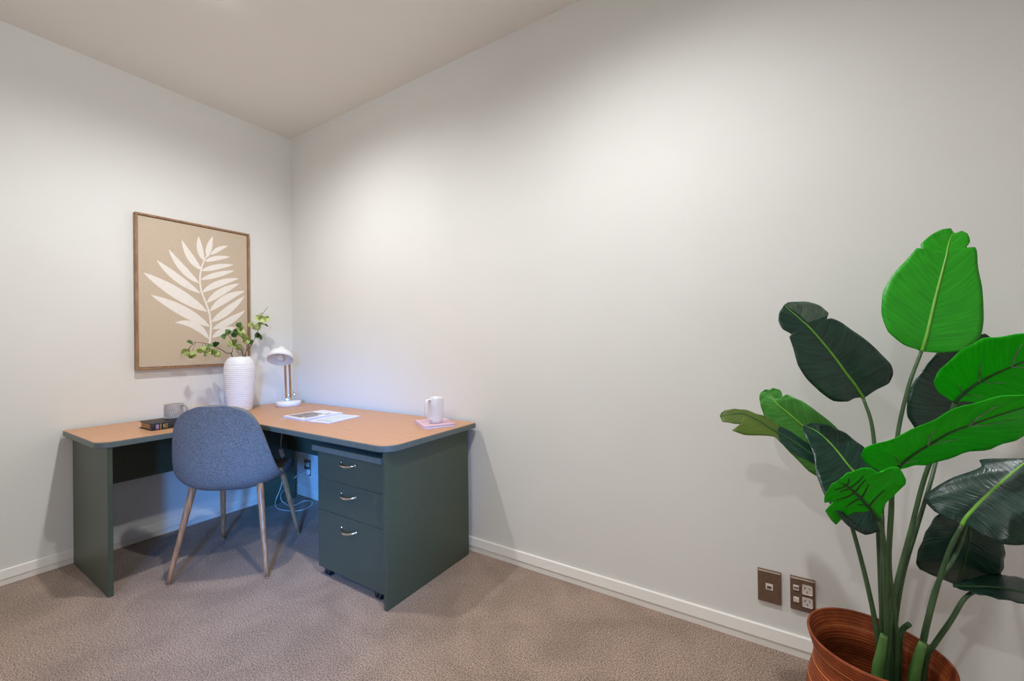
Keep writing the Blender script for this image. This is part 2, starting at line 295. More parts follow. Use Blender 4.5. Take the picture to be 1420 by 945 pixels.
# ------------------------------------------------------------------ measured outlines (metres, in the room)
LEAF_OUTLINES = {"A": [[[3.4431, -0.3006, 1.092], [3.446, -0.3, 1.0919], [3.4502, -0.2995, 1.0901]], [[3.4088, -0.305, 1.1073], [3.4482, -0.2969, 1.1051], [3.4842, -0.2929, 1.0862]], [[3.3743, -0.306, 1.1406], [3.454, -0.2905, 1.1315], [3.5262, -0.2827, 1.0917]], [[3.3614, -0.2983, 1.1941], [3.4621, -0.2809, 1.1713], [3.5515, -0.2712, 1.1226]], [[3.3651, -0.2877, 1.2441], [3.4722, -0.2694, 1.2191], [3.5615, -0.26, 1.1684]], [[3.3876, -0.2732, 1.2933], [3.4838, -0.2575, 1.2672], [3.5621, -0.2433, 1.2529]], [[3.4171, -0.2596, 1.3298], [3.4952, -0.2463, 1.3117], [3.5595, -0.2318, 1.3146]], [[3.4433, -0.2472, 1.3643], [3.5027, -0.2393, 1.3389], [3.5595, -0.2237, 1.3556]], [[3.4558, -0.2483, 1.3449], [3.5065, -0.2354, 1.3545], [3.5427, -0.2271, 1.3572]], [[3.4545, -0.2426, 1.3755], [3.5102, -0.2323, 1.3662], [3.5537, -0.2214, 1.374]], [[3.4785, -0.2322, 1.4017], [3.5172, -0.227, 1.3856], [3.5511, -0.2172, 1.3981]], [[3.5046, -0.2235, 1.4173], [3.5239, -0.2229, 1.399], [3.5447, -0.2165, 1.4088]], [[3.5237, -0.219, 1.4192], [3.5288, -0.22, 1.4085], [3.5328, -0.2204, 1.4021]]], "B": [[[3.3214, -0.321, 0.9654], [3.3236, -0.32, 0.9634], [3.3265, -0.3178, 0.9653]], [[3.301, -0.3342, 0.9637], [3.314, -0.3234, 0.9766], [3.3529, -0.2969, 0.9859]], [[3.2781, -0.3507, 0.9543], [3.2996, -0.3279, 0.9998], [3.3752, -0.2795, 1.002]], [[3.2443, -0.3717, 0.956], [3.2807, -0.3345, 1.0265], [3.3833, -0.2698, 1.025]], [[3.2111, -0.388, 0.98], [3.2617, -0.3404, 1.0568], [3.3734, -0.27, 1.0552]], [[3.1835, -0.3987, 1.0133], [3.2426, -0.3467, 1.086], [3.3463, -0.28, 1.0906]], [[3.1614, -0.405, 1.0515], [3.2232, -0.3532, 1.1148], [3.3076, -0.2965, 1.1307]], [[3.1536, -0.4005, 1.0987], [3.2065, -0.3589, 1.1389], [3.2711, -0.3129, 1.1642]], [[3.1443, -0.4002, 1.1295], [3.1952, -0.3628, 1.1549], [3.2454, -0.326, 1.1798]], [[3.1525, -0.3933, 1.1376], [3.1896, -0.3647, 1.1633], [3.2349, -0.3326, 1.18]], [[3.1313, -0.404, 1.1517], [3.1811, -0.368, 1.1738], [3.2401, -0.3259, 1.1973]], [[3.1246, -0.4029, 1.1781], [3.1697, -0.3719, 1.19], [3.223, -0.3327, 1.2172]], [[3.1272, -0.3973, 1.1975], [3.1583, -0.3763, 1.2041], [3.194, -0.3483, 1.231]], [[3.1361, -0.3893, 1.2093], [3.1497, -0.379, 1.2175], [3.1647, -0.3667, 1.2321]], [[3.1422, -0.3834, 1.2197], [3.1458, -0.38, 1.2253], [3.1529, -0.3744, 1.2309]]], "C": [[[3.3491, -0.2977, 0.7553], [3.3518, -0.3, 0.7603], [3.3544, -0.3028, 0.7674]], [[3.3089, -0.2713, 0.7109], [3.3224, -0.2939, 0.7801], [3.3467, -0.3058, 0.7906]], [[3.2616, -0.2522, 0.7055], [3.284, -0.2865, 0.8076], [3.314, -0.3022, 0.8251]], [[3.2108, -0.24, 0.7328], [3.2439, -0.2775, 0.8319], [3.272, -0.3005, 0.8808]], [[3.1661, -0.2353, 0.7807], [3.1983, -0.2695, 0.8682], [3.235, -0.296, 0.9182]], [[3.1252, -0.2328, 0.8318], [3.1575, -0.2641, 0.9074], [3.193, -0.2882, 0.9501]], [[3.0986, -0.235, 0.8801], [3.1355, -0.2603, 0.9252], [3.1667, -0.281, 0.9606]], [[3.0873, -0.2401, 0.9168], [3.1244, -0.2587, 0.9354], [3.1542, -0.2771, 0.9638]], [[3.0816, -0.2432, 0.9376], [3.1169, -0.258, 0.9439], [3.1468, -0.2684, 0.9403]], [[3.082, -0.2481, 0.9566], [3.1093, -0.2573, 0.9523], [3.1359, -0.2721, 0.9711]], [[3.096, -0.2567, 0.9697], [3.1057, -0.26, 0.9683], [3.1154, -0.2656, 0.9761]]], "D": [[[3.2425, -0.3819, 0.7888], [3.2426, -0.38, 0.7903], [3.243, -0.3762, 0.7933]], [[3.2058, -0.4088, 0.7864], [3.2073, -0.3881, 0.803], [3.2119, -0.3704, 0.8154]], [[3.1687, -0.4164, 0.8005], [3.1701, -0.3857, 0.8255], [3.1762, -0.3646, 0.84]], [[3.1276, -0.411, 0.8278], [3.128, -0.3855, 0.849], [3.1336, -0.364, 0.864]], [[3.1106, -0.4045, 0.8426], [3.0966, -0.3855, 0.8663], [3.1001, -0.3648, 0.8818]], [[3.0413, -0.4448, 0.847], [3.0752, -0.3828, 0.8804], [3.0929, -0.3631, 0.8872]], [[3.0094, -0.4533, 0.8575], [3.057, -0.3839, 0.8895], [3.0694, -0.3676, 0.8964]], [[3.0399, -0.4136, 0.874], [3.0349, -0.3853, 0.9006], [3.038, -0.3725, 0.9096]], [[3.0131, -0.4266, 0.8779], [3.0114, -0.4004, 0.9009], [3.0159, -0.3823, 0.9136]], [[2.9893, -0.4335, 0.8852], [2.9933, -0.4119, 0.9012], [2.9939, -0.3963, 0.9139]], [[2.9829, -0.4249, 0.896], [2.9806, -0.42, 0.9014], [2.9835, -0.4095, 0.9086]]], "E": [[[3.3383, -0.423, 0.6816], [3.3416, -0.42, 0.683], [3.3451, -0.4158, 0.6859]], [[3.3265, -0.4525, 0.6526], [3.3296, -0.41, 0.7043], [3.3522, -0.3914, 0.7117]], [[3.2955, -0.4777, 0.6429], [3.3147, -0.3976, 0.7307], [3.3514, -0.3649, 0.746]], [[3.2601, -0.4863, 0.6574], [3.2992, -0.3861, 0.7565], [3.3434, -0.345, 0.7769]], [[3.23, -0.4759, 0.6922], [3.2766, -0.3779, 0.7831], [3.3289, -0.3356, 0.7994]], [[3.2096, -0.4576, 0.7302], [3.2596, -0.3671, 0.8091], [3.3077, -0.3268, 0.8258]], [[3.2012, -0.4296, 0.7718], [3.242, -0.3573, 0.8342], [3.2776, -0.3209, 0.8548]], [[3.2004, -0.3981, 0.8123], [3.2235, -0.3501, 0.8566], [3.2488, -0.3219, 0.8742]], [[3.1877, -0.3717, 0.8549], [3.2074, -0.3481, 0.8707], [3.2289, -0.3261, 0.8832]], [[3.1837, -0.3559, 0.8779], [3.1891, -0.35, 0.8815], [3.2015, -0.3387, 0.8869]]], "F": [[[3.3215, -0.5, 0.695], [3.3234, -0.5, 0.6955], [3.3246, -0.5043, 0.7004]], [[3.3076, -0.5208, 0.7151], [3.3121, -0.5225, 0.7179], [3.3329, -0.5513, 0.7538]], [[3.2849, -0.5105, 0.6991], [3.2987, -0.5413, 0.7357], [3.3538, -0.5809, 0.7906]], [[3.2647, -0.49, 0.6724], [3.286, -0.5597, 0.7533], [3.3577, -0.6, 0.8124]], [[3.2525, -0.4555, 0.6319], [3.275, -0.5731, 0.7658], [3.3418, -0.628, 0.8399]], [[3.2263, -0.5044, 0.6803], [3.2668, -0.5833, 0.7753], [3.3209, -0.6244, 0.8316]], [[3.2398, -0.5399, 0.722], [3.2588, -0.5926, 0.7839], [3.3109, -0.6208, 0.8256]], [[3.2205, -0.5416, 0.72], [3.2534, -0.6002, 0.7912], [3.2936, -0.6368, 0.8396]], [[3.2196, -0.5743, 0.7557], [3.2471, -0.6064, 0.7967], [3.2632, -0.6357, 0.8322]], [[3.227, -0.605, 0.7909], [3.2419, -0.6125, 0.8023], [3.2501, -0.6322, 0.8256]], [[3.2332, -0.6158, 0.8041], [3.2375, -0.62, 0.8096], [3.2415, -0.6263, 0.8173]]], "G": [[[3.3411, -0.5086, 0.8102], [3.3451, -0.5, 0.8051], [3.3491, -0.4985, 0.8054]], [[3.3123, -0.5297, 0.8164], [3.3558, -0.5173, 0.8216], [3.3697, -0.5088, 0.8198]], [[3.2916, -0.5682, 0.8383], [3.368, -0.5365, 0.8399], [3.4032, -0.4931, 0.8192]], [[3.2934, -0.6, 0.8627], [3.3833, -0.5597, 0.8623], [3.4354, -0.4814, 0.8211]], [[3.3429, -0.6203, 0.8942], [3.4042, -0.5908, 0.8924], [3.4751, -0.5032, 0.8505]], [[3.389, -0.6567, 0.9365], [3.4228, -0.6223, 0.922], [3.5178, -0.5028, 0.8643]], [[3.4222, -0.6985, 0.9788], [3.4422, -0.6429, 0.9438], [3.543, -0.5343, 0.8961]], [[3.4648, -0.7195, 1.0084], [3.4667, -0.6711, 0.9729], [3.5533, -0.5981, 0.9471]], [[3.4955, -0.7263, 1.0237], [3.4931, -0.6971, 1.0011], [3.5517, -0.6557, 0.9896]], [[3.5341, -0.723, 1.034], [3.5368, -0.72, 1.0326], [3.5403, -0.7147, 1.0298]]], "H": [[[3.4642, -0.4525, 0.9806], [3.4672, -0.45, 0.9772], [3.4691, -0.4517, 0.9791]], [[3.4397, -0.4619, 0.995], [3.4736, -0.461, 0.9904], [3.4907, -0.4521, 0.9774]], [[3.4276, -0.4788, 1.0176], [3.4832, -0.4721, 1.0035], [3.5197, -0.448, 0.9693]], [[3.4333, -0.5, 1.044], [3.4942, -0.4844, 1.0181], [3.5501, -0.4471, 0.9651]], [[3.4579, -0.536, 1.0872], [3.5102, -0.4996, 1.0357], [3.5756, -0.4553, 0.973]], [[3.4831, -0.5586, 1.1132], [3.5291, -0.5156, 1.0542], [3.595, -0.4716, 0.9917]], [[3.515, -0.5678, 1.1217], [3.5499, -0.5336, 1.0748], [3.6038, -0.5008, 1.0278]], [[3.5484, -0.5799, 1.1337], [3.5677, -0.5503, 1.0942], [3.6029, -0.5283, 1.0628]], [[3.5988, -0.5809, 1.1299], [3.6009, -0.58, 1.1286], [3.6033, -0.5781, 1.1259]]], "I": [[[3.5059, -0.1812, 0.8465], [3.5091, -0.18, 0.8486], [3.5122, -0.179, 0.8487]], [[3.4824, -0.1887, 0.8473], [3.5143, -0.1771, 0.8686], [3.5554, -0.1647, 0.8527]], [[3.4511, -0.1979, 0.8639], [3.523, -0.1722, 0.9026], [3.5968, -0.1501, 0.8721]], [[3.4279, -0.203, 0.9033], [3.5349, -0.1662, 0.9387], [3.6218, -0.14, 0.9061]], [[3.4258, -0.2008, 0.95], [3.5467, -0.1603, 0.9727], [3.6349, -0.1334, 0.9453]], [[3.4416, -0.1926, 1.0012], [3.5602, -0.1535, 1.0126], [3.6424, -0.128, 0.994]], [[3.4751, -0.1786, 1.0523], [3.5736, -0.1467, 1.0524], [3.644, -0.1245, 1.0428]], [[3.508, -0.1655, 1.0927], [3.5853, -0.1409, 1.0862], [3.6409, -0.1231, 1.082]], [[3.5557, -0.1483, 1.1225], [3.5968, -0.1356, 1.112], [3.6314, -0.1244, 1.1116]], [[3.605, -0.1316, 1.1337], [3.6096, -0.13, 1.1356], [3.6141, -0.1287, 1.1336]]], "J": [[[3.4875, -0.3968, 0.6853], [3.489, -0.4, 0.6835], [3.4922, -0.4017, 0.6848]], [[3.474, -0.3835, 0.6859], [3.499, -0.3946, 0.6989], [3.5058, -0.4158, 0.6833]], [[3.4565, -0.3628, 0.6905], [3.5107, -0.3914, 0.7138], [3.521, -0.4406, 0.6723]], [[3.4463, -0.3403, 0.704], [3.5262, -0.3868, 0.7339], [3.5395, -0.4607, 0.6695]], [[3.4515, -0.33, 0.7199], [3.5452, -0.3819, 0.7578], [3.5656, -0.4757, 0.6795]], [[3.5033, -0.3315, 0.7695], [3.5653, -0.3766, 0.7831], [3.593, -0.4822, 0.6997]], [[3.5477, -0.3404, 0.8038], [3.5838, -0.3718, 0.8064], [3.6157, -0.4735, 0.7311]], [[3.5474, -0.3256, 0.8191], [3.5987, -0.3675, 0.8257], [3.6345, -0.4577, 0.7663]], [[3.5787, -0.3432, 0.8315], [3.6131, -0.3641, 0.8433], [3.6449, -0.4367, 0.7985]], [[3.5819, -0.3543, 0.823], [3.6223, -0.3626, 0.8541], [3.6506, -0.4177, 0.824]], [[3.6041, -0.3583, 0.8406], [3.6398, -0.359, 0.875], [3.6557, -0.3977, 0.8501]], [[3.6623, -0.3579, 0.8984], [3.6636, -0.36, 0.8974], [3.6644, -0.3631, 0.895]]], "K": [[[3.5194, -0.3058, 0.6853], [3.5299, -0.3, 0.6854], [3.5404, -0.2936, 0.6835]], [[3.462, -0.3397, 0.6925], [3.5267, -0.2971, 0.6655], [3.576, -0.2696, 0.6662]], [[3.4378, -0.3466, 0.6644], [3.5242, -0.2908, 0.6335], [3.5914, -0.25, 0.6204]], [[3.4202, -0.3454, 0.6177], [3.5219, -0.2839, 0.599], [3.5945, -0.2386, 0.5799]], [[3.4101, -0.3388, 0.5662], [3.5195, -0.2769, 0.5641], [3.5931, -0.2295, 0.5386]], [[3.4207, -0.3259, 0.5372], [3.517, -0.2704, 0.5308], [3.5881, -0.2238, 0.503]], [[3.4608, -0.2971, 0.5107], [3.5154, -0.2652, 0.5055], [3.5629, -0.2348, 0.4897]], [[3.5042, -0.2669, 0.4862], [3.5139, -0.26, 0.48], [3.5262, -0.2537, 0.4825]]], "L": [[[3.483, -0.3559, 0.5188], [3.4832, -0.36, 0.5191], [3.4836, -0.3681, 0.5198]], [[3.5166, -0.3187, 0.5156], [3.5127, -0.3553, 0.5188], [3.5063, -0.3996, 0.5225]], [[3.5721, -0.2563, 0.5104], [3.5583, -0.3346, 0.5171], [3.5416, -0.415, 0.5239]], [[3.6166, -0.2329, 0.5085], [3.5995, -0.3287, 0.5166], [3.5791, -0.4161, 0.524]], [[3.6547, -0.2444, 0.5095], [3.6326, -0.3389, 0.5175], [3.6156, -0.4069, 0.5233]], [[3.6675, -0.3028, 0.5145], [3.6537, -0.3594, 0.5193], [3.6431, -0.4037, 0.523]], [[3.6669, -0.3931, 0.5222], [3.6661, -0.4, 0.5228], [3.6671, -0.4025, 0.523]]]}
STEMS = {"A": [[3.446, -0.3, 1.0919], [3.4188, -0.32, 1.0114], [3.3942, -0.34, 0.909], [3.3831, -0.35, 0.8255], [3.3714, -0.36, 0.6958], [3.3623, -0.36, 0.5068], [3.356, -0.36, 0.3174]], "B": [[3.3236, -0.32, 0.9633], [3.3375, -0.335, 0.9029], [3.3431, -0.35, 0.8202], [3.3516, -0.36, 0.6918], [3.3524, -0.36, 0.5039], [3.3474, -0.36, 0.3141]], "C": [[3.3518, -0.3, 0.7603], [3.3492, -0.32, 0.6779], [3.35, -0.34, 0.5126], [3.3537, -0.34, 0.323]], "D": [[3.2426, -0.38, 0.7903], [3.2683, -0.39, 0.7045], [3.29, -0.4, 0.6178], [3.3106, -0.41, 0.5159], [3.3277, -0.41, 0.4112], [3.3339, -0.41, 0.3404]], "E": [[3.3416, -0.42, 0.683], [3.3462, -0.42, 0.603], [3.3507, -0.41, 0.4914], [3.3531, -0.41, 0.3388]], "F": [[3.3233, -0.5, 0.696], [3.3336, -0.49, 0.6552], [3.3403, -0.46, 0.5662], [3.3468, -0.43, 0.447], [3.3487, -0.42, 0.3434]], "G": [[3.3451, -0.5, 0.8051], [3.3516, -0.48, 0.7323], [3.3501, -0.45, 0.5818], [3.3633, -0.42, 0.447], [3.3694, -0.41, 0.3451]], "H": [[3.4672, -0.45, 0.9772], [3.45, -0.44, 0.9059], [3.4206, -0.43, 0.7978], [3.3945, -0.42, 0.6504], [3.3723, -0.42, 0.5387], [3.3579, -0.42, 0.4452], [3.3515, -0.42, 0.3535]], "I": [[3.5091, -0.18, 0.8486], [3.4744, -0.25, 0.7564], [3.4306, -0.31, 0.6342], [3.3984, -0.34, 0.5263], [3.3781, -0.36, 0.4186], [3.3729, -0.36, 0.3239]], "J": [[3.489, -0.4, 0.6835], [3.4691, -0.4, 0.6258], [3.4511, -0.4, 0.552], [3.4326, -0.4, 0.4593], [3.4217, -0.4, 0.3941], [3.4134, -0.4, 0.3381]], "K": [[3.5299, -0.3, 0.6854], [3.4929, -0.34, 0.5885], [3.4553, -0.36, 0.516], [3.4339, -0.37, 0.4251], [3.4212, -0.37, 0.3397]], "L": [[3.4832, -0.36, 0.5191], [3.5, -0.37, 0.4999], [3.4722, -0.38, 0.4406], [3.4426, -0.38, 0.372], [3.428, -0.38, 0.3309]]}
SHEATHS = [[[3.3405, -0.44, 0.3955], [3.3346, -0.44, 0.3507], [3.3272, -0.44, 0.2943]], [[3.4125, -0.43, 0.3969], [3.4032, -0.43, 0.3537], [3.395, -0.43, 0.2983]]]
STUB = [[3.3947, -0.4, 0.418], [3.3845, -0.39, 0.3959], [3.3788, -0.39, 0.3722], [3.3788, -0.38, 0.3205]]
MOTIF = {"stem": [[-0.5602, 1.1437], [-0.5569, 1.1857], [-0.552, 1.2532], [-0.5587, 1.3288], [-0.5742, 1.3866], [-0.5911, 1.4355], [-0.6051, 1.4758], [-0.6117, 1.5331], [-0.6099, 1.583], [-0.6009, 1.634], [-0.5862, 1.6779], [-0.5759, 1.7014], [-0.5582, 1.7313]], "leaf": [[[-0.5636, 1.1694], [-0.5701, 1.1985], [-0.5818, 1.2232], [-0.5965, 1.2444], [-0.614, 1.2616], [-0.6335, 1.2744], [-0.6545, 1.2826], [-0.6764, 1.2863], [-0.6986, 1.2857], [-0.7208, 1.281], [-0.7427, 1.2715], [-0.7426, 1.2696], [-0.721, 1.2641], [-0.7012, 1.2582], [-0.6831, 1.2512], [-0.6663, 1.2431], [-0.6504, 1.2341], [-0.6349, 1.2241], [-0.6192, 1.2129], [-0.6029, 1.1999], [-0.5855, 1.1848], [-0.5651, 1.1684]], [[-0.5588, 1.2505], [-0.581, 1.2836], [-0.6069, 1.3106], [-0.6345, 1.3345], [-0.6636, 1.3556], [-0.6939, 1.3739], [-0.7252, 1.3898], [-0.7573, 1.4032], [-0.7901, 1.4145], [-0.8233, 1.4236], [-0.8574, 1.4293], [-0.8581, 1.4276], [-0.8314, 1.4022], [-0.8039, 1.3793], [-0.776, 1.3574], [-0.7478, 1.3368], [-0.719, 1.3174], [-0.6896, 1.2995], [-0.6593, 1.2833], [-0.6281, 1.2688], [-0.5955, 1.2562], [-0.5598, 1.2488]], [[-0.5726, 1.3474], [-0.5993, 1.384], [-0.629, 1.4139], [-0.6598, 1.4405], [-0.6914, 1.4644], [-0.7237, 1.4856], [-0.7565, 1.5043], [-0.7898, 1.5208], [-0.8235, 1.5354], [-0.8573, 1.548], [-0.8921, 1.5573], [-0.8928, 1.5557], [-0.8678, 1.5255], [-0.841, 1.4981], [-0.8131, 1.472], [-0.7839, 1.4475], [-0.7534, 1.4246], [-0.7215, 1.4035], [-0.6878, 1.3845], [-0.6524, 1.3677], [-0.615, 1.3536], [-0.5735, 1.3456]], [[-0.609, 1.463], [-0.6317, 1.4894], [-0.6549, 1.5116], [-0.6778, 1.5318], [-0.7003, 1.5504], [-0.7223, 1.5676], [-0.7441, 1.5836], [-0.7655, 1.5986], [-0.7867, 1.6127], [-0.8076, 1.6262], [-0.829, 1.6382], [-0.83, 1.6367], [-0.8174, 1.612], [-0.8022, 1.5892], [-0.7852, 1.5675], [-0.7663, 1.547], [-0.7456, 1.5278], [-0.7228, 1.5102], [-0.6981, 1.4943], [-0.6712, 1.4803], [-0.6422, 1.4685], [-0.6099, 1.4612]], [[-0.6155, 1.5268], [-0.629, 1.549], [-0.6436, 1.5682], [-0.6584, 1.5866], [-0.6734, 1.6046], [-0.6887, 1.6223], [-0.7043, 1.64], [-0.7203, 1.6579], [-0.7366, 1.6761], [-0.7532, 1.6948], [-0.7708, 1.7133], [-0.7721, 1.7121], [-0.7643, 1.6841], [-0.7542, 1.6582], [-0.7426, 1.6339], [-0.7295, 1.6112], [-0.7148, 1.5905], [-0.6985, 1.5719], [-0.6806, 1.5556], [-0.6611, 1.5418], [-0.6401, 1.5309], [-0.6165, 1.5251]], [[-0.602, 1.6147], [-0.609, 1.6337], [-0.6174, 1.6499], [-0.6263, 1.6656], [-0.6356, 1.6811], [-0.6456, 1.6967], [-0.6562, 1.7126], [-0.6674, 1.7291], [-0.6791, 1.7463], [-0.6914, 1.7645], [-0.705, 1.783], [-0.7065, 1.782], [-0.704, 1.7555], [-0.6992, 1.7311], [-0.6929, 1.7083], [-0.685, 1.6872], [-0.6755, 1.6681], [-0.6644, 1.6512], [-0.6517, 1.6367], [-0.6373, 1.6249], [-0.6214, 1.6163], [-0.603, 1.613]], [[-0.5883, 1.6764], [-0.5868, 1.694], [-0.5876, 1.7096], [-0.589, 1.7243], [-0.5911, 1.7385], [-0.5938, 1.7525], [-0.5971, 1.7663], [-0.6009, 1.7801], [-0.6051, 1.7943], [-0.6097, 1.8089], [-0.6155, 1.8238], [-0.6172, 1.8235], [-0.6227, 1.8057], [-0.6258, 1.7882], [-0.6274, 1.7711], [-0.6275, 1.7545], [-0.6259, 1.7385], [-0.6226, 1.7232], [-0.6176, 1.7089], [-0.6107, 1.6958], [-0.602, 1.6841], [-0.5899, 1.6753]], [[-0.5664, 1.6996], [-0.5584, 1.7113], [-0.5532, 1.7228], [-0.549, 1.7346], [-0.5456, 1.7469], [-0.5429, 1.7599], [-0.5408, 1.7738], [-0.5393, 1.7887], [-0.538, 1.8046], [-0.5371, 1.8215], [-0.5373, 1.8398], [-0.539, 1.8401], [-0.5498, 1.8242], [-0.5585, 1.8083], [-0.5657, 1.7928], [-0.5715, 1.7776], [-0.5758, 1.7628], [-0.5783, 1.7485], [-0.5792, 1.7348], [-0.5781, 1.7218], [-0.575, 1.7098], [-0.5681, 1.6993]], [[-0.5489, 1.717], [-0.5379, 1.7224], [-0.5285, 1.7286], [-0.5194, 1.735], [-0.5105, 1.7417], [-0.5015, 1.7488], [-0.4923, 1.7564], [-0.4827, 1.7646], [-0.4725, 1.7732], [-0.4616, 1.7824], [-0.45, 1.7928], [-0.4504, 1.7948], [-0.4643, 1.7936], [-0.4775, 1.7904], [-0.4901, 1.7858], [-0.5021, 1.7799], [-0.5133, 1.7726], [-0.5235, 1.7641], [-0.5325, 1.7544], [-0.5403, 1.7435], [-0.5465, 1.7317], [-0.5502, 1.7182]], [[-0.5816, 1.6694], [-0.5689, 1.6701], [-0.5567, 1.6728], [-0.5442, 1.6763], [-0.5313, 1.6806], [-0.5177, 1.6856], [-0.5034, 1.6914], [-0.4882, 1.6979], [-0.4721, 1.705], [-0.455, 1.7127], [-0.4367, 1.7218], [-0.4367, 1.7239], [-0.4554, 1.7254], [-0.4733, 1.7248], [-0.4905, 1.7229], [-0.5068, 1.7198], [-0.5222, 1.7153], [-0.5367, 1.7095], [-0.5501, 1.7023], [-0.5624, 1.6937], [-0.5734, 1.6838], [-0.5823, 1.6711]], [[-0.6023, 1.6063], [-0.5856, 1.6065], [-0.5691, 1.6095], [-0.5524, 1.6136], [-0.5353, 1.6189], [-0.5177, 1.6252], [-0.4994, 1.6325], [-0.4803, 1.6408], [-0.4605, 1.6501], [-0.4397, 1.6602], [-0.418, 1.6722], [-0.4182, 1.6743], [-0.441, 1.6746], [-0.4629, 1.6728], [-0.4839, 1.6697], [-0.504, 1.6654], [-0.5232, 1.6597], [-0.5415, 1.6526], [-0.5587, 1.6442], [-0.5748, 1.6342], [-0.5897, 1.6228], [-0.6028, 1.6081]], [[-0.6056, 1.5494], [-0.5873, 1.5505], [-0.5694, 1.5546], [-0.5512, 1.5601], [-0.5328, 1.5668], [-0.5139, 1.5748], [-0.4947, 1.5839], [-0.4749, 1.5942], [-0.4545, 1.6056], [-0.4334, 1.6181], [-0.4119, 1.6326], [-0.4123, 1.6346], [-0.4361, 1.6322], [-0.459, 1.6278], [-0.4808, 1.6224], [-0.5018, 1.616], [-0.5218, 1.6085], [-0.5408, 1.5999], [-0.5589, 1.5901], [-0.5759, 1.579], [-0.5918, 1.5667], [-0.6061, 1.5513]], [[-0.6004, 1.4671], [-0.5791, 1.4744], [-0.5594, 1.4838], [-0.5397, 1.4938], [-0.5199, 1.5044], [-0.4997, 1.5156], [-0.4788, 1.5276], [-0.4571, 1.5402], [-0.4343, 1.5534], [-0.4102, 1.5674], [-0.3849, 1.583], [-0.3852, 1.5851], [-0.4131, 1.5841], [-0.4399, 1.5798], [-0.4655, 1.5734], [-0.4899, 1.5649], [-0.5129, 1.5542], [-0.5345, 1.5415], [-0.5544, 1.5266], [-0.5725, 1.5098], [-0.5886, 1.491], [-0.6013, 1.4686]], [[-0.5749, 1.4026], [-0.5543, 1.4118], [-0.5356, 1.4233], [-0.5174, 1.4355], [-0.4994, 1.4486], [-0.4812, 1.4625], [-0.4627, 1.4774], [-0.4437, 1.4933], [-0.4239, 1.5101], [-0.4032, 1.5279], [-0.3818, 1.5479], [-0.3824, 1.5498], [-0.4093, 1.5446], [-0.4346, 1.5364], [-0.4585, 1.5263], [-0.481, 1.5143], [-0.5019, 1.5006], [-0.5211, 1.485], [-0.5385, 1.4676], [-0.5538, 1.4486], [-0.5669, 1.4278], [-0.5761, 1.404]], [[-0.5579, 1.35], [-0.5342, 1.3619], [-0.5131, 1.3756], [-0.4927, 1.3895], [-0.4728, 1.4036], [-0.4531, 1.4181], [-0.4334, 1.4331], [-0.4132, 1.4486], [-0.3923, 1.4646], [-0.3705, 1.4812], [-0.3477, 1.4996], [-0.3482, 1.5017], [-0.3758, 1.5], [-0.4024, 1.4941], [-0.4279, 1.4854], [-0.4523, 1.474], [-0.4753, 1.46], [-0.4965, 1.4433], [-0.516, 1.4242], [-0.5333, 1.4027], [-0.5482, 1.3789], [-0.5591, 1.3513]], [[-0.5498, 1.2794], [-0.5263, 1.2844], [-0.5044, 1.2945], [-0.483, 1.3073], [-0.4621, 1.3228], [-0.4418, 1.3407], [-0.422, 1.3609], [-0.4027, 1.3834], [-0.384, 1.4079], [-0.3659, 1.4344], [-0.3493, 1.4638], [-0.3506, 1.4653], [-0.3781, 1.4486], [-0.4032, 1.4311], [-0.4267, 1.4137], [-0.4487, 1.3964], [-0.4693, 1.3789], [-0.4885, 1.3611], [-0.5063, 1.3429], [-0.5227, 1.324], [-0.5379, 1.3041], [-0.5507, 1.2811]], [[-0.5444, 1.2355], [-0.5228, 1.234], [-0.5018, 1.2378], [-0.4809, 1.2447], [-0.4601, 1.2544], [-0.4398, 1.2668], [-0.4199, 1.2818], [-0.4005, 1.2992], [-0.3817, 1.3188], [-0.3636, 1.3405], [-0.3469, 1.3652], [-0.3481, 1.3669], [-0.3737, 1.3552], [-0.3972, 1.343], [-0.4194, 1.331], [-0.4403, 1.3192], [-0.4601, 1.3072], [-0.4788, 1.295], [-0.4966, 1.2824], [-0.5136, 1.2691], [-0.5298, 1.2549], [-0.545, 1.2374]], [[-0.5462, 1.1782], [-0.5284, 1.1811], [-0.5129, 1.1861], [-0.4983, 1.1916], [-0.4845, 1.1976], [-0.4713, 1.2041], [-0.4583, 1.2111], [-0.4453, 1.2187], [-0.4321, 1.2267], [-0.4184, 1.2352], [-0.4042, 1.2453], [-0.4044, 1.2474], [-0.4208, 1.2523], [-0.4373, 1.2537], [-0.4538, 1.2528], [-0.47, 1.2495], [-0.4857, 1.2438], [-0.5006, 1.2359], [-0.5145, 1.2256], [-0.5273, 1.2131], [-0.5386, 1.1984], [-0.5472, 1.1798]]]}
CABLE_LOOP = [[[0.3419, -0.27, 0.5572], [0.3276, -0.27, 0.4931], [0.3221, -0.27, 0.4347]], [[0.3386, -0.27, 0.3791], [0.3415, -0.27, 0.3027], [0.3264, -0.27, 0.1945], [0.2854, -0.27, 0.1244], [0.2531, -0.27, 0.0745], [0.1658, -0.2259, 0.006], [0.2311, -0.2466, 0.006], [0.3054, -0.2389, 0.006], [0.386, -0.2042, 0.006], [0.4045, -0.1442, 0.006], [0.3671, -0.0812, 0.006], [0.3081, -0.0538, 0.006], [0.2615, -0.0757, 0.006], [0.2763, -0.1521, 0.006], [0.2493, -0.1783, 0.006], [0.1814, -0.17, 0.006], [0.1407, -0.17, 0.0178], [0.1282, -0.17, 0.0483], [0.1561, -0.17, 0.0863], [0.0593, -0.07, 0.0844], [0.1376, -0.07, 0.1503], [0.1604, -0.045, 0.1778], [0.2087, -0.045, 0.1946]]]
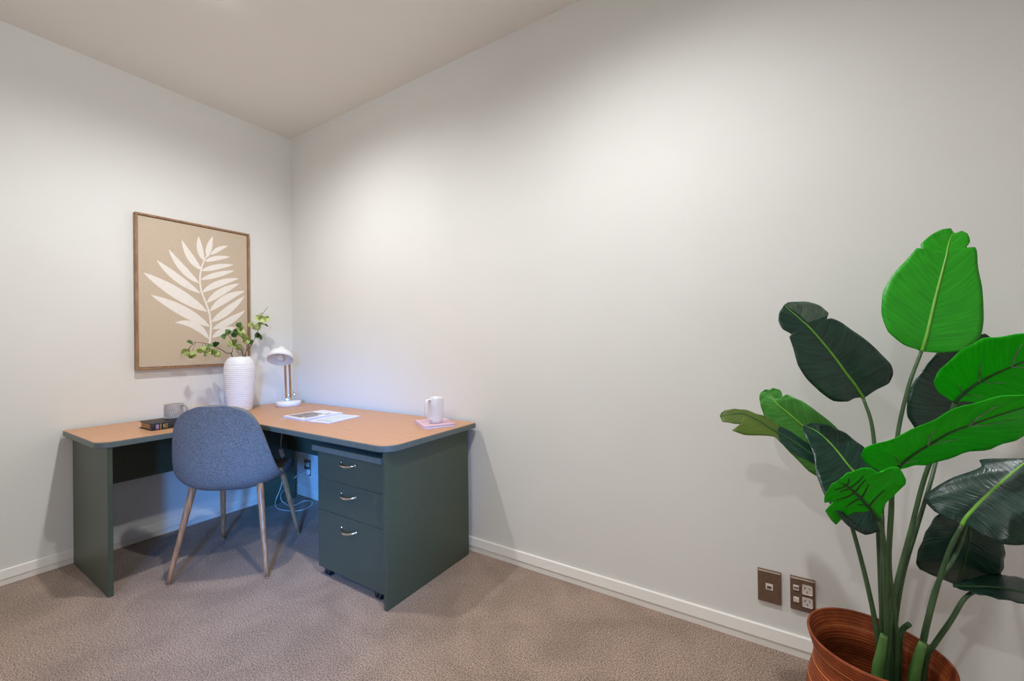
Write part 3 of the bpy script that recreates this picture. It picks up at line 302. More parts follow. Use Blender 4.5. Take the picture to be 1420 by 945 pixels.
BRANCHES = [[[[0.14, -0.4753, 1.0434], [0.15, -0.515, 1.0764], [0.16, -0.5639, 1.1087], [0.17, -0.6179, 1.1324], [0.18, -0.6573, 1.144], [0.18, -0.6951, 1.148]], [[0.2, -0.7457, 1.0979, 0], [0.2, -0.7247, 1.0721, 0], [0.19, -0.7524, 1.0887, 0], [0.18, -0.664, 1.1032, 0], [0.18, -0.6319, 1.095, 0], [0.17, -0.5885, 1.0749, 0], [0.17, -0.5985, 1.0828, 0], [0.18, -0.6206, 1.1271, 1], [0.17, -0.5847, 1.1343, 1], [0.18, -0.7229, 1.1475, 1], [0.19, -0.6507, 1.1007, 0], [0.18, -0.647, 1.0693, 2]]], [[[0.15, -0.4174, 1.0412], [0.17, -0.4663, 1.1186], [0.18, -0.4955, 1.1582], [0.19, -0.5207, 1.1892]], [[0.19, -0.524, 1.2125, 1], [0.19, -0.5484, 1.1852, 1], [0.18, -0.5098, 1.1427, 0], [0.17, -0.4627, 1.1146, 0], [0.18, -0.4845, 1.1936, 1]]], [[[0.13, -0.4745, 1.0433], [0.13, -0.4727, 1.087], [0.14, -0.4709, 1.1347]], [[0.14, -0.4671, 1.1466, 0], [0.14, -0.4888, 1.1349, 0]]], [[[0.13, -0.3817, 1.0396], [0.13, -0.3847, 1.1257], [0.13, -0.4031, 1.1829], [0.13, -0.4288, 1.2394]], [[0.13, -0.4323, 1.2619, 1], [0.13, -0.4289, 1.2313, 0], [0.14, -0.4593, 1.2065, 1], [0.13, -0.4031, 1.187, 0], [0.13, -0.3905, 1.1568, 0], [0.14, -0.4003, 1.1706, 0], [0.13, -0.4142, 1.2072, 0], [0.12, -0.4429, 1.2192, 1]]], [[[0.12, -0.3884, 1.0397], [0.11, -0.3482, 1.1253], [0.1, -0.3111, 1.1922], [0.1, -0.2905, 1.2516], [0.1, -0.2735, 1.3286], [0.1, -0.2316, 1.3952]], [[0.1, -0.2915, 1.3176, 0], [0.1, -0.2407, 1.3129, 0], [0.1, -0.2986, 1.2514, 0], [0.11, -0.3469, 1.2666, 0], [0.1, -0.2412, 1.2648, 1], [0.1, -0.2806, 1.1796, 1], [0.11, -0.3519, 1.1486, 1], [0.1, -0.3015, 1.1939, 1], [0.09, -0.2813, 1.2734, 0], [0.1, -0.2598, 1.3036, 0], [0.1, -0.2775, 1.3412, 2]]]]
# ------------------------------------------------------------------ the room
T = .1
obj('floor', box((-T, ROOM_Y - T, -T), (ROOM_X + T, T, 0)), M_carpet, kind='structure')
obj('ceiling', box((-T, ROOM_Y - T, ROOM_Z), (ROOM_X + T, T, ROOM_Z + T)), M_ceil, kind='structure')
obj('wall_left', box((-T, ROOM_Y - T, 0), (0, T, ROOM_Z)), M_wall, kind='structure')
obj('wall_right', box((0, 0, 0), (ROOM_X, T, ROOM_Z)), M_wall, kind='structure')
obj('wall_near', box((0, ROOM_Y - T, 0), (ROOM_X, ROOM_Y, ROOM_Z)), M_wall, kind='structure')
WY0, WY1, WZ0, WZ1 = -4.2, -2.9, .7, 2.2
b = box((ROOM_X, ROOM_Y - T, 0), (ROOM_X + T, WY0, ROOM_Z))
b = box((ROOM_X, WY1, 0), (ROOM_X + T, T, ROOM_Z), bm=b)
b = box((ROOM_X, WY0, 0), (ROOM_X + T, WY1, WZ0), bm=b)
b = box((ROOM_X, WY0, WZ1), (ROOM_X + T, WY1, ROOM_Z), bm=b)
obj('wall_rear', b, M_wall, kind='structure')
win = obj('window_1', box((ROOM_X + .045, WY0 + .04, WZ0 + .04), (ROOM_X + .051, WY1 - .04, WZ1 - .04)), M_glass, kind='structure')
b = None
for lo, hi in (((WY0, WZ0), (WY1, WZ0 + .05)), ((WY0, WZ1 - .05), (WY1, WZ1)), ((WY0, WZ0), (WY0 + .05, WZ1)), ((WY1 - .05, WZ0), (WY1, WZ1))):
    b = box((ROOM_X + .02, lo[0], lo[1]), (ROOM_X + .08, hi[0], hi[1]), .004, bm=b)
obj('window_frame', b, M_trim, win)

SK = [(0, 0), (.0115, 0), (.0115, .0265), (.0150, .0300), (.0085, .0690), (.0060, .0715), (0, .0715)]
def skirting(name, p0, p1, nrm):
    t = bmesh.new(); p0, p1, nrm = Vector(p0), Vector(p1), Vector(nrm)
    a = [t.verts.new(p0 + nrm * d + Vector((0, 0, z))) for d, z in SK]; c = [t.verts.new(p1 + nrm * d + Vector((0, 0, z))) for d, z in SK]
    n = len(SK)
    for k in range(n): t.faces.new((a[k], a[(k + 1) % n], c[(k + 1) % n], c[k]))
    t.faces.new(a[::-1]); t.faces.new(c)
    obj(name, t, M_trim, kind='structure')
skirting('baseboard_left', (0, 0, 0), (0, ROOM_Y, 0), (1, 0, 0))
skirting('baseboard_right', (0, 0, 0), (ROOM_X, 0, 0), (0, -1, 0))
skirting('baseboard_near', (0, ROOM_Y, 0), (ROOM_X, ROOM_Y, 0), (0, 1, 0))
skirting('baseboard_rear', (ROOM_X, ROOM_Y, 0), (ROOM_X, 0, 0), (-1, 0, 0))

# recessed ceiling lights
dl = empty('downlight', (DOWNLIGHTS[0][0], DOWNLIGHTS[0][1], ROOM_Z), 'round white recessed ceiling light above the chair and desk', 'ceiling light', 'recessed ceiling lights')
obj('trim_ring', lathe([(.040, -.002), (.046, -.006), (.054, -.006), (.058, 0), (.040, 0), (.040, -.002)], 48), M_trim, dl, True)
obj('diffuser', lathe([(.0395, -.001), (.0385, -.009), (.032, -.015), (.020, -.019), (0, -.020)], 40), M_diff, dl, True)
for (x, y), lb in zip(DOWNLIGHTS[1:], ('round white recessed ceiling light above the carpet before the potted plant', 'round white recessed ceiling light nearest the window')):
    dup(dl, (x, y, ROOM_Z), lb)

# ------------------------------------------------------------------ corner desk
desk = empty('corner_desk', (0, 0, 0), 'green L-shaped corner desk with beech laminate top', 'desk')
def arc(cx, cy, r, a0, a1, n=8):
    return [(cx + r * math.cos(math.radians(a0 + (a1 - a0) * k / n)), cy + r * math.sin(math.radians(a0 + (a1 - a0) * k / n))) for k in range(n + 1)]
def outline(g):
    """worktop outline, inset by g"""
    x0, y0 = .020 + g, -.020 - g; xe, ye = 1.772 - g, -1.222 + g
    fx, fy = .592 - g, -.625 + g
    p = [(x0, y0)]
    p += [(x0, ye + .01)] + arc(x0 + .012, ye + .012, .012, 180, 270, 4)
    p += arc(fx - .06, ye + .06, .06, 270, 360, 8)
    p += [(fx, -.95)]
    R = .16                                               # concave sweep between the two wings
    p += arc(fx + R, fy - R, R, 180, 90, 14)
    p += arc(xe - .075, fy + .075, .075, 270, 360, 8)
    p += arc(xe - .012, y0 - .012, .012, 0, 90, 4)
    return p
top = obj('worktop', prism(outline(.0025), .674, .700), M_beech, desk)
obj('edge_band', prism(outline(0), .672, .6985, .003), M_edge, top)
obj('end_panel', box((.027, -1.186, 0), (.582, -1.168, .672), .0012, 1), M_green, desk)
obj('end_panel', box((1.715, -.602, 0), (1.733, -.046, .672), .0012, 1), M_green, desk)
obj('modesty_panel', box((.092, -1.168, .39), (.110, -.30, .672), .001, 1), M_green, desk)
obj('modesty_panel', box((.128, -.118, .37), (1.715, -.100, .672), .001, 1), M_green, desk)
obj('corner_panel', box((.110, -.300, 0), (.128, -.062, .672), .001, 1), M_green, desk)

# ------------------------------------------------------------------ drawer pedestal
ped = empty('drawer_pedestal', (1.45, -.33, 0), 'green three-drawer pedestal on castors under the right desk wing', 'drawer unit')
X0, X1 = 1.214 - 1.45, 1.690 - 1.45; YF = -.575 + .33
obj('carcass', box((X0 + .003, YF + .018, .050), (X1 - .003, .20, .612), .001, 1), M_green, ped)
obj('top_panel', box((X0 - .009, YF - .026, .612), (X1 + .013, .21, .638), .003), M_edge, ped)
def pull():
    pts = []
    for k in range(15):
        u = k / 14; s = math.sin(math.pi * u)
        pts.append((-.052 + .104 * u, -.004 - .026 * s ** .55, .003 - .007 * s))
    t = tube(pts, lambda u: .0042 + .0016 * math.sin(math.pi * u), 10, 3)
    for sx in (-1, 1):
        xform(q := lathe([(0, 0), (.007, 0), (.007, .006), (.005, .008), (0, .008)], 16), Matrix.Translation((sx * .052, 0, .003)) @ Matrix.Rotation(math.pi / 2, 4, 'X'))
        merge(t, q)
    return t
hand = None
for z0, z1, hz in ((.475, .6105, .571), (.322, .473, .426), (.040, .320, .266)):
    d = obj('drawer', box((X0, YF, z0), (X1, YF + .018, z1), .0012, 1), M_greenf, ped)
    if hand is None:
        hand = obj('handle', pull(), M_chrome, d, True, label='chrome bow handle'); hand.location = (0.003, YF, hz)
    else:
        h = hand.copy(); COL.objects.link(h); h.parent = d; h.location = (0.003, YF, hz)
cast = None
for cx in (X0 + .055, X1 - .055):
    for cy in (YF + .024, .16):
        if cast is None:
            t = box((-.020, -.018, .030), (.020, .018, .050), .002)
            for sx in (-.011, .011):
                q = lathe([(0, -.008), (.017, -.008), (.0205, -.004), (.0205, .004), (.017, .008), (0, .008)], 20)
                xform(q, Matrix.Translation((sx, 0, .0205)) @ Matrix.Rotation(math.pi / 2, 4, 'Y')); merge(t, q)
            cast = obj('castor', t, M_black, ped, label='black twin-wheel castor'); cast.location = (cx, cy, 0)
        else:
            c = cast.copy(); COL.objects.link(c); c.parent = ped; c.location = (cx, cy, 0)

# ------------------------------------------------------------------ chair
CH = Vector((.7105, -.6925, 0)); CA = math.radians(131.5 - 90)
chair = empty('desk_chair', CH, 'blue-grey upholstered shell chair with splayed tapered legs at desk', 'chair', rz=CA)
ROWS = [  # f, z, half width, edge f, edge z, exponent
    (.235, .408, .160, .185, .415, 3), (.228, .438, .195, .185, .448, 3), (.14, .440, .215, .13, .456, 3), (.03, .426, .226, .05, .462, 3),
    (-.06, .416, .230, -.02, .466, 3), (-.14, .420, .230, -.085, .474, 3), (-.195, .452, .228, -.125, .500, 3), (-.222, .51, .222, -.155, .545, 2.6),
    (-.238, .59, .211, -.180, .612, 2.4), (-.248, .67, .198, -.203, .680, 2.2), (-.255, .74, .182, -.222, .742, 2.2), (-.260, .79, .160, -.237, .786, 2),
    (-.263, .822, .130, -.250, .816, 2), (-.264, .838, .090, -.258, .833, 2), (-.265, .845, .040, -.263, .844, 2)]
def shell_mesh():
    pa = catmull([(r[0], r[1], r[2]) for r in ROWS], 4); pb = catmull([(r[3], r[4], r[5]) for r in ROWS], 4)
    t = bmesh.new(); grid = []; M = 24
    for p, q in zip(pa, pb):
        row = []
        for k in range(M + 1):
            u = -1 + 2 * k / M; uu = math.sin(u * math.pi / 2 * .86) / math.sin(math.pi / 2 * .86); e = abs(uu) ** q.z
            row.append(t.verts.new((uu * p.z, p.x + (q.x - p.x) * e, p.y + (q.y - p.y) * e)))
        grid.append(row)
    for a, c in zip(grid, grid[1:]):
        for k in range(M): t.faces.new((a[k], a[k + 1], c[k + 1], c[k]))
    return t
sh = obj('shell', shell_mesh(), M_fabric, chair, True)
md = sh.modifiers.new('pad', 'SOLIDIFY'); md.thickness = .032; md.offset = 0; md.use_rim = True
md = sh.modifiers.new('sub', 'SUBSURF'); md.levels = 1; md.render_levels = 1
def leg(sx, sf, bot):
    t = tube([(sx * .150, sf * .135 - .01, .442), bot], lambda u: .0165 - .0075 * u, 20, 8)
    merge(t, xform(lathe([(0, 0), (.009, 0), (.010, .004), (.009, .008), (0, .008)], 16), Matrix.Translation((bot[0], bot[1], 0))))
    return t
Ci = Matrix.Rotation(-CA, 4, 'Z')
for sx, sf, w in ((-1, -1, (.698, -1.008)), (1, -1, (1.032, -.730)), (1, 1, (.715, -.384)), (-1, 1, (.397, -.648))):
    p = Ci @ (Vector((w[0], w[1], 0)) - CH)
    obj('leg', leg(sx, sf, (p.x, p.y, .006)), M_legwood, chair, True)
# ------------------------------------------------------------------ framed print on the left wall
pr = empty('framed_print', (0, -.62, 1.446), 'large beige print of a white palm frond in an oak frame on the wall', 'picture')
PY0, PY1, PZ0, PZ1 = -.930 + .62, -.316 + .62, .992 - 1.446, 1.902 - 1.446
b = None; fw = .012
for lo, hi in (((PY0, PZ0), (PY1, PZ0 + fw)), ((PY0, PZ1 - fw), (PY1, PZ1)), ((PY0, PZ0 + fw), (PY0 + fw, PZ1 - fw)), ((PY1 - fw, PZ0 + fw), (PY1, PZ1 - fw))):
    b = box((.002, lo[0], lo[1]), (.034, hi[0], hi[1]), .0012, 1, bm=b)
obj('frame', b, M_frame, pr)
cv = obj('canvas', box((.004, PY0 + fw + .002, PZ0 + fw + .002), (.026, PY1 - fw - .002, PZ1 - fw - .002), .001, 1), M_linen, pr)
t = bmesh.new()
def flat_poly(t, poly, x0, x1):
    a = [t.verts.new((x0, y + .62, z - 1.446)) for y, z in poly]; c = [t.verts.new((x1, y + .62, z - 1.446)) for y, z in poly]
    n = len(a); t.faces.new(c)
    for k in range(n): t.faces.new((a[k], a[(k + 1) % n], c[(k + 1) % n], c[k]))
for k, poly in enumerate(MOTIF['leaf']): flat_poly(t, poly, .0258, .0264 + .00001 * k)
sp = MOTIF['stem']; L, R = [], []
for k, (y, z) in enumerate(sp):
    w = .0062 - .0032 * k / len(sp); L.append((y - w, z)); R.append((y + w, z))
for k in range(len(sp) - 1): flat_poly(t, [L[k], R[k], R[k + 1], L[k + 1]], .0258, .0267)
obj('palm_frond', t, M_print, cv, label='white palm frond printed on the linen')

# ------------------------------------------------------------------ vase and branches
VX, VY, VZ = .145, -.437, .700
vase = empty('vase', (VX, VY, VZ), 'tall white ribbed ceramic vase holding leafy branches on the desk', 'vase')
prof = [(0, .004), (.060, .004), (.064, 0), (.068, .003)]
key = [(0, .069), (.05, .076), (.12, .085), (.19, .0915), (.24, .094), (.28, .0925), (.31, .086), (.33, .077), (.341, .069), (.348, .064)]
def vr(z):
    for (a, ra), (c, rc) in zip(key, key[1:]):
        if z <= c: return ra + (rc - ra) * (z - a) / (c - a)
    return key[-1][1]
for k in range(1, 150):
    z = .348 * k / 150; rib = .0008 * math.cos(2 * math.pi * z / .0125) if .012 < z < .300 else 0
    prof.append((vr(z) * .97 + rib, z))
prof += [(.0625, .351), (.0595, .352), (.056, .350), (.060, .340), (.070, .318), (.083, .26), (.078, .10), (.055, .02), (0, .018)]
obj('body', lathe(prof, 72), M_ceramic, vase, True)

def sprig_leaf_mesh():
    t = bmesh.new(); rnd = [(0, 0), (.35, .10), (.52, .30), (.40, .42), (.50, .60), (.30, .70), (.22, .88), (0, 1)]
    c = [t.verts.new((0, v, .10 * math.sin(v * 3) - .05)) for _, v in rnd]
    for s in (-1, 1):
        e = [t.verts.new((s * a, v, .16 * a)) if 0 < a else None for a, v in rnd]
        for k in range(len(rnd) - 1):
            q = [c[k], c[k + 1]] + ([e[k + 1]] if e[k + 1] else []) + ([e[k]] if e[k] else [])
            if len(q) > 2: t.faces.new(q if s > 0 else q[::-1])
    return t
M_sl = [mat('sprig_leaf_lime', (222, 230, 164), .5, (186, 206, 116), (60, 60, 60)), mat('sprig_leaf_green', (104, 150, 72), .45, (76, 118, 56), (60, 60, 60)), mat('sprig_bud_pale', (222, 226, 200), .6, (200, 210, 170), (60, 60, 60))]
sl_mesh = []
for mm in M_sl:
    me = bpy.data.meshes.new('sprig_leaf'); t = sprig_leaf_mesh(); bmesh.ops.solidify(t, geom=t.faces[:], thickness=.02); t.to_mesh(me); t.free(); me.materials.append(mm); sl_mesh.append(me)
BL = ['long leafy branch arching left in front of the framed print', 'branch with dark leaves rising left of centre from the white vase', 'shortest branch in the white vase, low at its left rim', 'upright leafy branch overlapping the right edge of the framed print', 'tallest leafy branch reaching right above the desk lamp']
random.seed(5)
for (stem, leaves), lb in zip(BRANCHES, BL):
    base = Vector(stem[0]); inside = Vector((VX + (base.x - VX) * .3 + .01, VY + (base.y - VY) * -.6, .735))
    br = empty('leafy_branch', inside, lb, 'branch', 'leafy branches in the vase')
    mouth = Vector((VX + max(-.04, min(.04, base.x - VX)), VY + max(-.04, min(.04, base.y - VY)), VZ + .346))
    pts = [inside, mouth] + [Vector(p) for p in stem if p[2] > VZ + .365]
    t = tube([p - inside for p in pts], [.0032, .0012], 8, 6)
    path = catmull(pts, 8)
    spots = []
    for x, y, z, c in leaves:
        P = Vector((x, y, z)); near = min(path[8:], key=lambda q: (q - P).length)
        if (near - P).length > .012: tube([near - inside, (near.lerp(P, .5) + Vector((0, 0, .004))) - inside, P - inside], .0011, 6, 3, bm=t)
        spots.append((P, near, c))
    obj('stem', t, M_twig, br, True)
    for P, near, c in spots:
        for j in range(3 if c == 0 else 1):
            d = (P - near); d = d.normalized() if d.length > .004 else Vector((0, -.5, .8)).normalized()
            d = (d + Vector((random.uniform(-.5, .5), random.uniform(-.8, .8), random.uniform(-.7, .5)))).normalized()
            nrm = (Vector((.9, -.4, .35)) + Vector((random.uniform(-.6, .6), random.uniform(-.6, .6), random.uniform(-.5, .6)))).normalized()
            nrm = (nrm - d * nrm.dot(d)).normalized(); s = d.cross(nrm)
            size = random.uniform(.031, .042) * (1.0 if c != 2 else .6)
            o = bpy.data.objects.new('leaf', sl_mesh[c]); COL.objects.link(o); o.parent = br
            M = Matrix((s, d, nrm)).transposed().to_4x4()
            o.matrix_local = Matrix.Translation(P - inside - d * size * .45 + Vector((.004 * j, random.uniform(-.010, .010) * j, .006 * (j if j < 2 else -1)))) @ M @ Matrix.Scale(size, 4)

# ------------------------------------------------------------------ desk lamp with its cord
LX, LY = .235, -.165
lamp = empty('desk_lamp', (LX, LY, .700), 'white enamel desk lamp with two wooden arms beside the white vase', 'lamp')
obj('base', lathe([(0, 0), (.075, 0), (.079, .003), (.079, .026), (.075, .031), (.020, .033), (0, .033)], 56), M_lampwhite, lamp, True)
Rv = Vector((.49, .872, 0)); Fv = Vector((.872, -.49, 0))   # along and towards the open side of the room
def LP(a, f, z): return Rv * a + Fv * f + Vector((0, 0, z))
obj('arm', tube([LP(-.014, 0, .030), LP(-.018, .0, .18), LP(-.020, .004, .318)], .0068, 12, 4), M_rod, lamp, True, label='darker wooden arm')
obj('arm', tube([LP(.012, .0, .030), LP(.010, .0, .18), LP(.006, .004, .318)], .0068, 12, 4), M_rod, lamp, True)
t = box((-.024, -.010, .028), (.022, .010, .052), .003)
xform(t, Matrix.Rotation(math.atan2(Rv.y, Rv.x), 4, 'Z'))
tube([LP(-.026, 0, .075), LP(.03, 0, .075)], .0035, 10, 2, bm=t); obj('hinge_pin', tube([LP(-.032, 0, .305), LP(.018, 0, .305)], .0035, 10, 2), M_chrome, lamp, True)
kn = (xform(lathe([(0, -.008), (.011, -.008), (.012, -.004), (.012, .004), (.011, .008), (0, .008)], 18), Matrix.Translation(LP(.036, 0, .075)) @ Matrix.Rotation(math.atan2(Rv.y, Rv.x), 4, 'Z') @ Matrix.Rotation(math.pi / 2, 4, 'Y')))
tube([LP(.030, .004, .052), LP(.034, .004, .085), LP(.022, .004, .11)], .0022, 8, 4, bm=t)
obj('bracket', t, M_chrome, lamp, True, label='metal bracket')
obj('knob', kn, M_chrome, lamp, True, label='round tightening knob')
AX = (Fv * .52 + Rv * -.10 + Vector((0, 0, -.85))).normalized()      # shade axis, pointing out of its mouth
apex = LP(-.038, .040, .408)
shade_prof = [(r * .87, z * .87) for r, z in [(.0, 0), (.014, 0), (.022, .004), (.025, .012), (.025, .026), (.040, .030), (.062, .040), (.080, .058), (.091, .084), (.094, .112), (.0915, .112), (.088, .085), (.077, .060), (.060, .043), (.030, .034), (.0, .033)]]
Q = Matrix.Translation(apex) @ Vector((0, 0, 1)).rotation_difference(AX).to_matrix().to_4x4()
s_o = obj('shade', xform(lathe(shade_prof, 56), Q), M_lampwhite, lamp, True)
obj('bulb_socket', xform(lathe([(0, .031), (.014, .031), (.014, .050), (.010, .054), (0, .054)], 24), Q), M_bronze, s_o, True, label='brown bulb socket')
obj('bulb', xform(lathe([(0, .052), (.010, .054), (.012, .06), (.018, .072), (.021, .083), (.018, .093), (.009, .099), (0, .101)], 28), Q), M_lampwhite, s_o, True)
t = tube([LP(-.008, .004, .312), LP(-.022, .012, .345), apex + AX * .02], .006, 10, 5)
obj('neck', t, M_chrome, lamp, True)
off = Vector((LX, LY, .7))
cpts = [Vector(p) - off for p in CABLE_LOOP[0]]; cp2 = [Vector(p) - off for p in CABLE_LOOP[1]]
head = [Vector((LX - .03, LY - .0, .706)) - off, Vector((LX - .10, LY + .05, .7032)) - off, Vector((.07, -.03, .7035)) - off, Vector((.04, -.0135, .699)) - off, Vector((.042, -.0135, .665)) - off, Vector((.13, -.06, .662)) - off, Vector((.22, -.16, .664)) - off, Vector((.33, -.26, .664)) - off]
cord = obj('power_cord', tube(head + cpts + cp2, .0030, 8, 6), M_cable, lamp, True, label='white power cord with a loop on the carpet')
sw = (cpts[2] + cp2[0]) / 2
obj('cord_switch', xform(box((-.012, -.009, -.030), (.012, .009, .030), .005, 3), Matrix.Translation(sw) @ Matrix.Rotation(.25, 4, 'X') @ Matrix.Rotation(math.radians(32), 4, 'Z')), M_cable, cord, True)
pp = Vector((.209, -.012, .190)) - off
t = box((-.020, -.020, -.020), (.020, .010, .020), .006, 3); tube([(0, -.018, 0), (-.014, -.034, -.006), (-.03, -.04, -.012)], [.0075, .004], 10, 4, bm=t)
obj('plug', xform(t, Matrix.Translation(pp)), M_cable, cord, True)

# ------------------------------------------------------------------ books, magazine, notebook, mugs
bb = empty('hardback_book', (.385, -.878, .700), 'thick black hardback book with gold spine marks under the taupe mug', 'book')
obj('page_block', box((-.080, -.110, .004), (.070, .108, .032)), M_pages, bb, label='tan page edges')
t = box((-.084, -.117, 0), (.080, .115, .004), .0012, 1); box((-.084, -.117, .032), (.080, .115, .036), .0012, 1, bm=t)
t2 = tube([(.071, -.117, .018), (.071, .115, .018)], .018, 24, 1); xform(t2, Matrix.Translation((.071, 0, 0)) @ Matrix.Scale(.55, 4, (1, 0, 0)) @ Matrix.Translation((-.071, 0, 0))); merge(t, t2)
bc = obj('cover', t, M_bookcover, bb)
t = None
for y0, y1, zz in ((-.080, -.077, (.005, .031)), (-.068, -.062, (.009, .027)), (-.059, -.056, (.006, .030)), (-.052, -.050, (.006, .030))):
    t = box((.079, y0, zz[0]), (.0816, y1, zz[1]), bm=t)
obj('spine_emblem', t, M_gold, bc, label='gold bars on the spine')
obj('spine_title', box((.079, -.098, .007), (.0814, -.086, .029)), M_lilac, bc, label='lilac title patch')

cup = empty('mug', (.378, -.872, .736), 'squat taupe mug with pale upright grooves on the black book', 'mug')
def mug_body(r, h, wall, foot, flare, n=64):
    return lathe([(0, .003), (foot * .8, .003), (foot * .85, 0), (foot, .001), (r * .985, .010), (r, .03), (r * flare, h - .002), (r * flare - .001, h), (r * flare - wall, h - .001), (r - wall, .03), (r * .9 - wall, .010), (0, .008)], n)
cb_ = obj('body', mug_body(.0415, .080, .0032, .037, 1.0), M_taupe, cup, True)
t = bmesh.new()
for row, (z0, z1) in enumerate(((.052, .076), (.029, .050), (.008, .027))):
    for k in range(34):
        a = 2 * math.pi * (k + .5 * (row % 2)) / 34
        q = box((.0408 if row < 2 else .0403, -.0008, z0), (.0421, .0008, z1)); xform(q, Matrix.Rotation(a, 4, 'Z')); merge(t, q)
obj('groove_pattern', t, M_groove, cb_, label='pale upright strokes in three bands')
t = tube([(.040, 0, .070), (.058, 0, .074), (.074, 0, .062), (.075, 0, .042), (.062, 0, .026), (.040, 0, .020)], .0042, 12, 6)
obj('handle', xform(t, Matrix.Rotation(math.radians(28), 4, 'Z')), M_taupe, cup, True)

mg = empty('magazine', (.800, -.335, .700), 'white magazine with a brown photo on its cover, beside the lamp base', 'magazine', rz=math.radians(-2))
obj('page_block', box((-.104, -.124, .0005), (.104, .124, .0105)), M_whitepg, mg)
c_ = obj('cover', box((-.106, -.126, .0105), (.106, .126, .0118), .0005, 1), M_gloss, mg)
obj('cover_photo', box((-.085, -.105, .0118), (.045, .040, .0121)), M_photo, c_, label='brown and grey landscape photo')
t = box((.052, -.09, .0118), (.075, -.01, .0122)); box((.055, .03, .0118), (.072, .07, .0122), bm=t)
obj('cover_text', t, M_dark, c_, label='dark print bars')
obj('bookmark_ribbon', box((-.070, -.160, .0008), (-.064, -.10, .0016)), M_gloss, mg, label='white page ribbon')
nb = empty('booklet', (1.005, -.335, .700), 'thin white booklet lying closer to the drawers, overlapping the magazine side', 'booklet', rz=math.radians(8))
obj('page_block', box((-.078, -.112, .0003), (.078, .112, .005)), M_whitepg, nb)
c_ = obj('cover', box((-.080, -.114, .005), (.080, .114, .0062), .0005, 1), M_gloss, nb)
obj('cover_panel', box((-.060, -.07, .0062), (.060, .10, .0065)), M_pale, c_, label='pale blue-green picture')
obj('cover_line', box((-.055, -.085, .0062), (.065, -.078, .0066)), M_dark, c_)
pk = empty('pink_book', (1.615, -.172, .700), 'thin pink hardcover book under the white mug at desk end', 'book', rz=math.radians(-31))
obj('page_block', box((-.094, -.078, .002), (.094, .078, .013)), M_whitepg, pk)
t = box((-.098, -.082, 0), (.098, .082, .0022), .0006, 1); box((-.098, -.082, .013), (.098, .082, .0155), .0006, 1, bm=t); box((-.099, -.082, .0), (-.0965, .082, .0155), .0006, 1, bm=t)
obj('cover', t, M_pink, pk)
wm = empty('mug', (1.635, -.185, .7155), 'tall glossy white mug standing on the pink book', 'mug')
obj('body', lathe([(0, .003), (.026, .003), (.028, 0), (.031, .002), (.036, .018), (.039, .04), (.0405, .07), (.040, .128), (.0395, .130), (.0375, .129), (.038, .07), (.034, .02), (0, .010)], 56), M_glaze, wm, True)
t = bmesh.new()
hp = catmull([(.036, 0, .118), (.055, 0, .124), (.064, 0, .110), (.064, 0, .060), (.054, 0, .030), (.034, 0, .018)], 6)
rings = []
for i, p in enumerate(hp):
    d = (hp[min(i + 1, len(hp) - 1)] - hp[max(i - 1, 0)]).normalized(); nn = Vector((-d.z, 0, d.x))
    rings.append([t.verts.new(p + nn * (math.cos(a) * .0035) + Vector((0, math.sin(a) * .012, 0))) for a in [2 * math.pi * k / 14 for k in range(14)]])
for a, c in zip(rings, rings[1:]):
    for k in range(14): t.faces.new((a[k], a[(k + 1) % 14], c[(k + 1) % 14], c[k]))
t.faces.new(rings[0]); t.faces.new(rings[-1])
obj('handle', xform(t, Matrix.Rotation(math.atan2(-1.30, -.15), 4, 'Z')), M_glaze, wm, True, label='broad flat handle')

# ------------------------------------------------------------------ wall plates
def power_point(name, cx, cz, label, single=False):
    e = empty(name, (cx, 0, cz), label, 'wall socket')
    w, h = .0365, .0585
    pl = obj('plate', box((-w, -.0095, -h), (w, 0, h), .0018, 2), M_plate, e)
    obj('plate_edge', box((-w + .002, -.0102, h - .0065), (w - .002, -.009, h - .0025), .0003, 1), M_plateedge, pl, label='pale strip along the top edge')
    return e
dp = power_point('data_outlet', 3.0945, .222, 'bronze wall plate with one small pale data outlet above the baseboard')
dj = obj('data_jack', box((-.0115, -.0112, -.012), (.0115, -.009, .011), .001, 1), M_socket, dp)
t = box((-.007, -.0118, -.004), (.007, -.0108, .002)); box((-.008, -.0118, -.007), (.004, -.0112, -.0055), bm=t)
obj('jack_slot', t, M_slot, dj)
def add_gpo(e):
    for z in (.022, -.022):
        f = obj('socket_face', box((-.002, -.0115, z - .0165), (.0285, -.009, z + .0155), .004, 2), M_socket, e)
        t = None
        for sx, ang in ((-.0065, .5), (.0065, -.5)):
            t = merge(t, xform(box((-.0011, -.0122, -.0038), (.0011, -.0110, .0038)), Matrix.Translation((.0132 + sx, 0, z + .005)) @ Matrix.Rotation(ang, 4, 'Y')))
        t = box((.0121, -.0122, z - .011), (.0143, -.0110, z - .004), bm=t)
        obj('pin_slots', t, M_slot, f, label='three dark pin slots')
    r = obj('rocker_switch', box((-.0275, -.0125, .012), (-.0105, -.009, .030), .0012, 1), M_socket, e)
    obj('rocker_mark', box((-.026, -.0129, .0185), (-.012, -.0122, .0235)), M_bronze, r, label='darker band across the rocker')
    obj('rocker_switch', box((-.0275, -.0125, -.030), (-.0105, -.009, -.012), .0012, 1), M_socket, e)
pp1 = power_point('power_socket', 3.1945, .223, 'bronze double power socket beside the terracotta plant basket'); add_gpo(pp1)
pp2 = power_point('power_socket', .1925, .219, 'bronze power socket under the desk with the lamp plugged in'); add_gpo(pp2)

